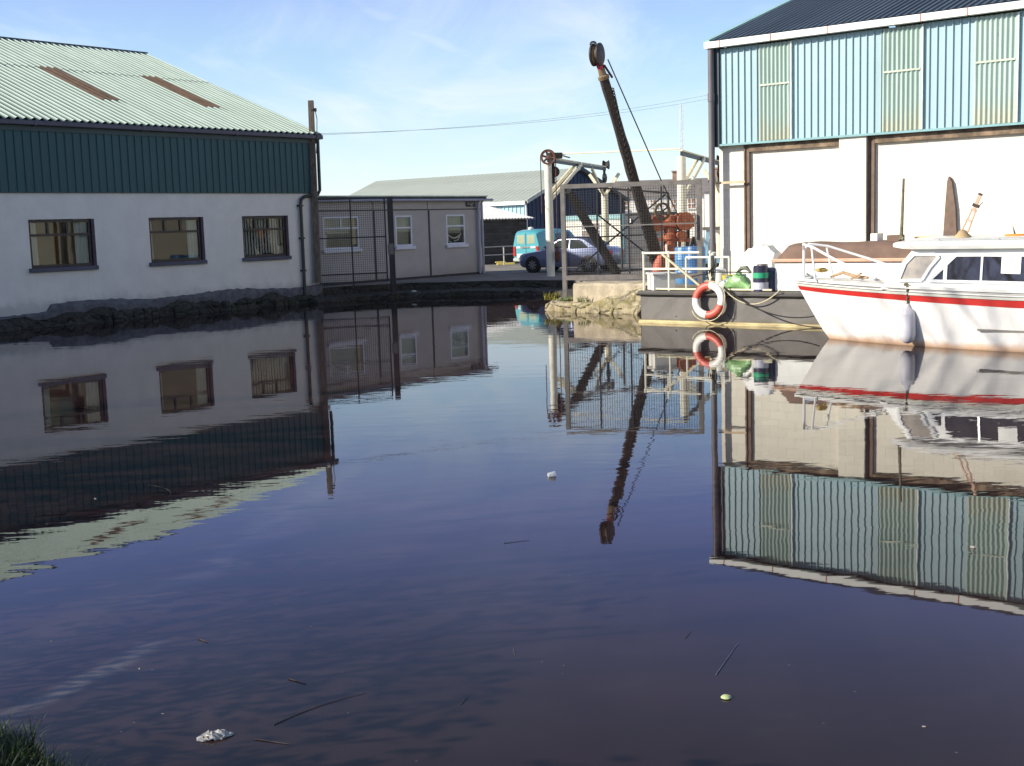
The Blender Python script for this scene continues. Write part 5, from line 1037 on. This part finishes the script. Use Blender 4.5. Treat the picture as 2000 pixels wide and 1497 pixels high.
mb = MB(); strip(zsb, zst, mb, .006, 2); mb.build('red_stripe', red_s, CC, smooth=True, local=True)
for nm, f0, f1, o_, m_ in (('rubbing_band', lambda x: zst(x) + .004, lambda x: zst(x) + .045, .020, greyg), ('gunwale', lambda x: zg(x) - .05, lambda x: zg(x), .028, gel)):
    mb = MB(); strip(f0, f1, mb, o_, 1)
    for side in (-1, 1):
        for f in (f0, f1):
            rows = []
            for i in range(NST + 1): xg = -.5 + (BLN + .5) * (i / NST) ** 1.35; p = hull_pt(i, f(xg), side); q = p.copy(); p.y += side * o_; q.y -= side * .02; rows.append([p, q])
            mb.rings(rows, False, close=False)
    mb.build(nm, m_, CC, smooth=True, local=True)
for k_, (a_z, b_z) in enumerate(((.047, .056), (.086, .091))):
    mb = MB(); strip(lambda x: zst(x) + a_z, lambda x: zst(x) + b_z, mb, .012 if k_ == 0 else .004, 1); mb.build('seam_line', black_metal, CC, local=True)
mb = MB(); rows = [[hull_pt(i, zg(-.5 + (BLN + .5) * (i / NST) ** 1.35) - .02, -1), hull_pt(i, zg(-.5 + (BLN + .5) * (i / NST) ** 1.35) - .02, 1)] for i in range(NST + 1)]; mb.rings(rows, False, close=False); mb.build('deck', gel, CC, local=True)
CY = .82                                     # cabin half width
zroof, zdk = 1.63, .955
def cab_pt(x, z, s_): return V((x, s_ * (CY - (z - zdk) * .13), z))
outline = [(1.30, zdk), (1.46, 1.16), (1.80, 1.58), (1.92, zroof), (6.2, zroof), (6.2, zdk)]
fq = [(1.62, 1.10), (2.02, 1.11), (2.14, 1.32), (2.28, 1.49), (2.22, 1.53), (1.86, 1.53), (1.72, 1.38)]
sw = [(2.14, 1.10), (2.56, 1.515), (5.6, 1.49), (5.6, 1.03)]
def panel(poly, s_, m_, name, par, t0, t1):
    a = [cab_pt(x, z, s_) + Y_ * s_ * t0 for x, z in poly]; b = [cab_pt(x, z, s_) + Y_ * s_ * t1 for x, z in poly]; n = len(poly); mb = MB()
    mb.add(a + b, [tuple(range(n)), tuple(range(n, 2 * n))] + [(i, (i + 1) % n, n + (i + 1) % n, n + i) for i in range(n)]); return mb.build(name, m_, par, local=True)
mb = MB(); n = len(outline); a = [cab_pt(x, z, -1) for x, z in outline]; b = [cab_pt(x, z, 1) for x, z in outline]
mb.add(a + b, [tuple(range(n)), tuple(range(n, 2 * n))] + [(i, (i + 1) % n, n + (i + 1) % n, n + i) for i in range(n)])
cabin = mb.build('cabin', gel, CC, local=True)
boatglass = mat('dark_boat_window', (.022, .022, .023), .03, var=.1, spec=.9); paleglass = mat('pale_boat_window', (.40, .36, .30), .05, var=.25, scale=3, spec=.9)
def frame(poly, s_, par, w_=.032):
    n = len(poly); mb = MB(); c = V((sum(p[0] for p in poly) / n, sum(p[1] for p in poly) / n))
    for i in range(n): p, q = cab_pt(*poly[i], s_) + Y_ * s_ * .02, cab_pt(*poly[(i + 1) % n], s_) + Y_ * s_ * .02; mb.bar(p, q, .03, w_ * 1.5, Y_.cross(q - p))
    return mb.build('window_frame', mat('bright_white_trim', (.86, .86, .84), .3, var=.02), par, local=True)
for s_ in (-1, 1):
    g = panel(fq, s_, paleglass, 'quarter_window', CC, .003, .012); frame(fq, s_, g)
    g = panel(sw, s_, boatglass, 'side_window', CC, .003, .012); frame(sw, s_, g)
    for x in (2.98, 4.3): mb = MB(); mb.bar(cab_pt(x, 1.08, s_) + Y_ * s_ * .022, cab_pt(x, 1.51, s_) + Y_ * s_ * .022, .035, .02, Y_); mb.build('glazing_bar', chrome, g, local=True)
    mb = MB(); mb.bar(cab_pt(2.40, 1.10, s_) + Y_ * s_ * .02, cab_pt(2.40, 1.38, s_) + Y_ * s_ * .02, .06, .03, Y_); mb.build('sash_stile', MATS['bright_white_trim'], g, local=True)
    panel([(3.28, 1.22), (3.28, 1.485), (3.58, 1.482), (3.58, 1.21)], s_, white_paint, 'window_notice', g, .0125, .016)
for y0, y1 in ((-.64, -.06), (.06, .64)):
    mb = MB(); mb.add([(1.475, y0, 1.19), (1.475, y1, 1.19), (1.765, y1, 1.55), (1.765, y0, 1.55)], [(0, 1, 2, 3)]); mb.v = [p + V((-.012, 0, .010)) for p in mb.v]; mb.build('windscreen', paleglass, CC, local=True)
mb = MB(); rows = []
for i in range(22):
    t = i / 21; x = 1.38 + (6.35 - 1.38) * t; k = sqrt(max(0, 1 - (1 - min(1, t * 9)) ** 2)); w_ = (.80 + .06) * max(.55, k); h = .085 * max(.5, k)
    zc2 = zroof + .048 - .012 * t; rows.append([V((x, y * w_, zc2 + z * h)) for y, z in ((-1, -.7), (-1.03, 0), (-1, .7), (-.8, 1.1), (0, 1.6), (.8, 1.1), (1, .7), (1.03, 0), (1, -.7))])
mb.rings(rows); mb.build('roof', gel, CC, smooth=True, local=True)
mb = MB(); mb.tube([(2.2, -.80, zroof + .15), (6.2, -.80, zroof + .135)], .009, 6)
for x in (2.3, 3.25, 4.2, 5.2): mb.tube([(x, -.80, zroof + .09), (x, -.80, zroof + .15)], .011, 6)
mb.build('grab_rail', chrome, CC, local=True)
# bow rail
tub = mat('white_tube', (.84, .84, .80), .35, var=.03)
mb = MB()
for s_ in (-1, 1):
    mb.tube([(-.50, 0, 1.60), (-.46, s_ * .10, 1.71), (-.18, s_ * .30, 1.66), (.45, s_ * .62, 1.42), (1.22, s_ * .80, 1.14)], .024, 8)
mb.tube([(-.50, 0, 1.08), (-.50, 0, 1.60)], .026, 8)
for s_ in (-1, 1): mb.tube([(-.20, s_ * .30, 1.65), (-.10, s_ * .36, 1.06)], .02, 8)
mb.build('bow_rail', tub, CC, smooth=True, local=True)
mb = MB(); mb.tube([(.05, -.05, 1.12), (.3, -.1, 1.20), (.6, -.2, 1.13), (.85, -.28, 1.12)], [.02, .03, .035, .02], 8); mb.bar((.55, -.3, 1.10), (.80, -.35, 1.22), .03); mb.build('anchor_gear', mat('tan_anchor_gear', (.40, .26, .15), .8, var=.3, scale=8), CC, local=True)
mb = MB(); mb.lathe((-.10, -.12, 1.20), (.1, .1, 1), [(.02, 0), (.10, .02), (.12, .05), (.06, .085), (.01, .09)], 12); mb.build('mop_head', mat('straw_mop', (.60, .42, .14), .9, var=.3, scale=20), CC, smooth=True, local=True)
mb = MB(); mb.bar((-.30, -.02, 1.10), (-.42, -.06, 1.18), .05, .03); mb.bar((-.45, -.06, 1.13), (-.22, -.04, 1.13), .03); mb.build('bow_cleat', chrome, CC, local=True)
mb = MB(); mb.tube([(3.15, hull_pt(22, .2, -1).y - .35, 1), (3.16, -1.1, 1)], .001, 3)
mb = MB(); mb.bar((3.0, -1.005, .335), (6.0, -1.045, .305), .02, .03); mb.build('spray_rail', mat('grey_brown_strip', (.22, .20, .17), .6), CC, local=True)
# things on and over the cruiser
fx = 1.60
def side_y(x, z):
    best = min(range(NST + 1), key=lambda i: abs(hull_pt(i, z, -1).x - x)); return hull_pt(best, z, -1).y
fc = BF.hit(1773, 634, side_y(1.75, .4) - .13); fz1, fz0 = BF.hit(1773, 600, fc.y).z, BF.hit(1773, 671, fc.y).z
FD = thing('fender', 'fat white fender hanging on a rope against the cruiser hull', 'fender', BF.w(fc.x, fc.y, (fz0 + fz1) / 2), BF.rz); L2 = (fz1 - fz0) / 2; r = .125
mb = MB(); mb.lathe((0, 0, -L2), Z, [(.02, 0), (.06, .012), (r * .85, .06), (r, .13), (r * 1.02, L2), (r, 2 * L2 - .13), (r * .8, 2 * L2 - .05), (.05, 2 * L2 - .01), (.03, 2 * L2 + .05), (.01, 2 * L2 + .06)], 22); mb.build('bladder', mat('greyish_white_fender', (.60, .59, .62), .45, var=.06), FD, smooth=True, local=True)
mb = MB(); g0_ = V((.02, side_y(1.75, .96) - fc.y + .03, zg(1.8) - (fz0 + fz1) / 2)); chain(mb, (0, 0, L2 + .04), g0_ + V((0, -.05, 0)), .05, .011); mb.tube([g0_ + V((-.05 + .1 * k / 6, -.05, .02 * sin(k))) for k in range(7)], .028, 6); mb.build('fender_rope', mat('knotted_brown_rope', (.13, .11, .07), .9, var=.4, scale=30), FD, local=True)
zr = zroof + .165
dq = BF.hit(1880, 466, -.35); DR = thing('mast_bracket', 'pinkish lattice mast arm on a domed base, tilted on the cruiser roof', 'mast', BF.w(dq.x, -.35, zr), BF.rz)
pk = mat('faded_pink_paint', (.62, .36, .25), .6, var=.15, scale=8); tp_ = BF.hit(1915, 380, -.35); tv = V((tp_.x - dq.x, 0, tp_.z - zr)); td = tv.normalized(); tn = V((-td.z, 0, td.x))
mb = MB(); mb.lathe((0, 0, -.02), Z, [(.15, 0), (.13, .04), (.09, .07), (.07, .11), (.02, .14)], 16); mb.build('base', mat('ochre_base', (.42, .30, .16), .7, var=.2), DR, smooth=True, local=True)
mb = MB(); a0v = td * .10
for s_ in (-1, 1): mb.bar(a0v + tn * s_ * .05, td * (tv.length * .66) + tn * s_ * .03, .018, .03, Y_)
for k in (.12, .38, .62): mb.bar(tv * k - tn * .05, tv * k + tn * .05, .02, .03, Y_)
mb.bar(tv * .64, tv, .05, .03, Y_); mb.build('arm', pk, DR, local=True)
mb = MB(); mb.bar(tv * .74 - tn * .06, tv * .74 + tn * .05, .05, .05, Y_); mb.bar(tv * 1.0 - tn * .03, tv * 1.0 + tn * .03, .03, .05, Y_); mb.bar(tv * .78 - tn * .06, tv * .86 - tn * .09, .012); mb.build('clamp', black_metal, DR, local=True)
dq = BF.hit(1985, 468, -.1); mb = MB(); mb.lathe(BF.w(dq.x, -.1, zr - .03), Z, [(.17, 0), (.20, .025), (.17, .055), (.09, .06), (.01, .06)], 22); solo('orange_float', mb, mat('orange_plastic', (.72, .27, .05), .5), 'flat orange float lying on the cruiser roof near the photo edge', 'float', BF.w(dq.x, -.1, zr - .03), smooth=True)
dq = BF.hit(1825, 469, .1); mb = MB(); mb.bar(BF.w(dq.x - .35, .1, zr - .005), BF.w(dq.x + .02, .1, zr + .01), .03); mb.lathe(BF.w(dq.x, .1, zr - .01), BF.x, [(.02, 0), (.03, .02), (.03, .05), (.01, .07)], 8); solo('boat_hook', mb, mat('orange_varnish', (.62, .36, .14), .5), 'orange varnished boat hook lying on the cruiser roof left of the spar', 'boat hook', BF.w(dq.x, .1, zr))
dq = BF.hit(1980, 455, .3); mb = MB(); mb.tube([BF.w(dq.x + .03, .3, zr - .02), BF.w(dq.x - .02, .3, zr + .16)], [.02, .006], 6); solo('whip_aerial', mb, grey_steel, 'short grey whip aerial standing on the cruiser roof behind the orange float', 'aerial', BF.w(dq.x, .3, zr))

# ------------------------------------------------------------------ floating debris
p = onz(1077, 931, 0); CU = thing('floating_cup', 'white foam cup floating on its side in mid water', 'cup', p)
mb = MB(); ax2 = V((.96, .25, .06)); mb.lathe(p + V((-.03, -.01, .011)), ax2, [(.02, 0), (.023, .003), (.030, .06), (.032, .064), (.027, .064), (.020, .008)], 18); mb.build('shell', white_paint, CU, smooth=True)
p = onz(421, 1440, 0); rnd = random.Random(21); mb = MB(); rows = []
for i in range(13):
    t = i / 12; w_ = .038 * sin(pi * min(1, t * .92 + .06)) ** .8 + .004; h = .020 * sin(pi * min(1, t + .03)) + .004
    rows.append([p + V(((t - .5) * .155, (t - .5) * .05, 0)) + V((-.25, 1, 0)).normalized() * cos(a) * w_ * (1 + rnd.uniform(-.2, .2)) + Z * (max(0, sin(a)) * h * (1 + rnd.uniform(-.45, .45)) + .002) for a in [pi * k / 9 for k in range(10)]])
mb.rings(rows); solo('crumpled_bag', mb, mat('dirty_white_film', (.30, .30, .30), .5, var=.35, scale=26, col2=(.24, .22, .11), lo=.5, hi=.7), 'crumpled dirty white plastic bag floating near the grassy corner', 'bag', p)
p = onz(1418, 1364, 0); mb = MB(); mb.lathe(p, (.1, 0, 1), [(.020, 0), (.026, .004), (.02, .012), (.006, .016)], 9); solo('green_scrap', mb, mat('pale_green_scrap', (.42, .50, .24), .6), 'pale green leaf scrap floating at lower right', 'leaf', p, smooth=True)
stick_m = mat('wet_twig', (.055, .035, .028), .7, var=.3); reed_m = mat('pale_reed', (.085, .075, .06), .7, var=.2)
def stick(a, b, r, m_, lab, grp='twigs on the water', name='floating_twig', bend=.0):
    p, q = onz(*a, 0), onz(*b, 0); d = q - p; n_ = V((-d.y, d.x, 0)); mb = MB(); r *= .65; mb.tube([p.lerp(q, t) + n_ * bend * 4 * t * (1 - t) + Z * .003 for t in [k / 8 for k in range(9)]], [r * (1 - .5 * k / 8) for k in range(9)], 5); solo(name, mb, m_, lab, 'twig', p, grp)
stick((563, 1327), (598, 1337), .005, stick_m, 'short reddish twig floating above the long curved reed')
stick((535, 1417), (716, 1354), .0035, reed_m, 'long thin curved reed floating right of the plastic bag', 'twigs on the water', 'floating_reed', .06)
stick((1398, 1320), (1442, 1257), .004, mat('blue_grey_reed', (.10, .11, .17), .6), 'blue grey reed stem floating above the pale green scrap', 'twigs on the water', 'floating_reed')
stick((388, 1249), (406, 1256), .005, stick_m, 'tiny brown twig floating above the pale chip at lower left')
stick((290, 948), (322, 978), .0035, reed_m, 'pale bent stalk floating on the dark reflection of the workshop', 'twigs on the water', 'floating_reed', .15)
stick((1003, 1270), (1005, 1282), .003, reed_m, 'tiny upright looking stalk floating in the middle of the near water', 'twigs on the water', 'floating_reed')
stick((498, 1445), (566, 1455), .004, stick_m, 'dim submerged looking twig just right of the plastic bag')
stick((1338, 1248), (1350, 1234), .003, stick_m, 'tiny twig left of the blue grey reed stem')
stick((900, 1377), (914, 1362), .003, reed_m, 'tiny pale stalk floating at bottom centre', 'twigs on the water', 'floating_reed')
stick((984, 1062), (1034, 1056), .003, reed_m, 'thin pale stalk on the water left of the crane reflection', 'twigs on the water', 'floating_reed')
chip = mat('pale_chip', (.42, .39, .33), .7, var=.1); rnd = random.Random(33)
for (x, y, s_), lb in zip(((272, 1307, .012), (186, 975, .022), (1805, 1420, .010), (608, 1226, .010), (237, 1430, .008), (100, 1253, .007), (318, 1395, .009), (680, 1394, .006), (1900, 1070, .03), (550, 1220, .006)),
    ('pale wood chip floating at lower left', 'white feather like flake on the dark roof reflection at left', 'small pale fleck near the lower right corner', 'small pale sliver right of the pale line', 'tiny fleck just above the bag at lower left', 'tiny fleck near the left edge of the water', 'dim fleck above the plastic bag', 'tiny white fleck right of the curved reed', 'white flake floating on the cladding reflection', 'tiny white fleck left of the pale sliver')):
    p = onz(x, y, 0); a = rnd.uniform(0, pi); mb = MB(); u = V((cos(a), sin(a) * .5, 0)); w_ = V((-sin(a) * .5, cos(a) * .5, 0)); mb.prism([(-1, -.35), (.2, -.5), (1, -.1), (.7, .4), (-.6, .45)], p, u * s_, w_ * s_, Z * s_ * .35); solo('floating_fleck', mb, chip, lb, 'debris', p, 'pale flecks on the water')

# ------------------------------------------------------------------ bare trees on the near left bank (outside the view; they dapple the cruiser)
bark = mat('bark', (.10, .085, .07), .9, var=.3, scale=6, bump=.6)
def bare_tree(base, h, seed, lab):
    rnd = random.Random(seed); t = thing('bare_tree', lab, 'tree', base); tr, br = MB(), MB()
    def grow(p, d, L, r, depth):
        n = 4; pts = [p]; dd = d.copy()
        for i in range(n): dd = (dd + V((rnd.uniform(-.14, .14), rnd.uniform(-.14, .14), rnd.uniform(-.02, .12)))).normalized(); pts.append(pts[-1] + dd * L / n)
        r1 = r * .62; (tr if depth == 0 else br).tube(pts, [r + (r1 - r) * i / n for i in range(n + 1)], 7 if depth < 2 else 4)
        if depth >= 6 or r < .005: return
        for k in range(3):
            s_ = rnd.uniform(.5, 1.0) if k else 1.0; q = pts[max(1, int(round(s_ * n)))]; a = rnd.uniform(0, 2 * pi); sp = rnd.uniform(.35, .75)
            side = dd.cross(Z); side = side.normalized() if side.length > .01 else X; e = (dd * cos(sp) + (side * cos(a) + dd.cross(side) * sin(a)) * sin(sp)).normalized()
            grow(q, e, L * rnd.uniform(.62, .82), r1 * (.95 if k == 0 else .75), depth + 1)
    grow(V(base), V((0, 0, 1)), h * .34, h * .021, 0)
    tr.build('trunk', bark, t, smooth=True); br.build('branches', bark, t)
bare_tree((-13.2, 13.6, .6), 11.5, 3, 'bare winter tree on the near left bank beside the water')
bare_tree((-15.0, 11.2, .6), 12.0, 8, 'second bare winter tree on the near left bank, further along')
bare_tree((-19.0, 7.5, .6), 11.0, 15, 'third bare winter tree set back on the near left bank')
# hedge added out of view to shade the bank and darken window reflections
leaf_d = mat('bramble_leaf', (.035, .045, .018), .7, var=.5, scale=7, col2=(.09, .06, .03), lo=.6, hi=.8)
mb = MB(); rnd = random.Random(40); path = [V((-3.7, 1.6)), V((-4.1, 4.2)), V((-5.4, 7.5)), V((-7.2, 11)), V((-9.8, 15.5))]
for i in range(9000):
    k = rnd.random() * 3.999; j = int(k); c = path[j].lerp(path[j + 1], k - j); a = rnd.uniform(0, 2 * pi); r = sqrt(rnd.random()) * .75; hh = 1.9 + .5 * sin(k * 5) + .3 * sin(k * 13); z = .35 + hh * rnd.random() ** .8
    r *= .5 + .6 * sin(pi * min(1, (z - .2) / (hh + .3))); p = V((c.x - .35 + cos(a) * r, c.y + sin(a) * r, z)); u = V((rnd.gauss(0, 1), rnd.gauss(0, 1), rnd.gauss(0, .6))).normalized(); w_ = u.cross(V((rnd.random(), rnd.random(), 1))).normalized(); e = rnd.uniform(.04, .09)
    mb.quad(p - u * e, p + w_ * e * .5, p + u * e, p - w_ * e * .5)
for k in range(60):
    q = path[0].lerp(path[1], 0) ; kk = rnd.random() * 3.999; j = int(kk); c = path[j].lerp(path[j + 1], kk - j); mb.tube([V((c.x - .35, c.y, .3)), V((c.x - .35 + rnd.uniform(-.4, .4), c.y + rnd.uniform(-.4, .4), 1.2)), V((c.x - .35 + rnd.uniform(-.8, .8), c.y + rnd.uniform(-.8, .8), 2.1 + rnd.random() * .6))], .012, 4)
solo('unseen_shade_hedge', mb, leaf_d, 'tangled dark bramble hedge added out of view to shade the near left bank', 'hedge', (-4.2, 4.2, .3))
bare_tree((-16.5, 4.0, .6), 12.0, 22, 'fourth bare winter tree on the near left bank behind the hedge')
bare_tree((-22.0, 1.5, .6), 12.5, 27, 'fifth bare winter tree farthest back on the near left bank')
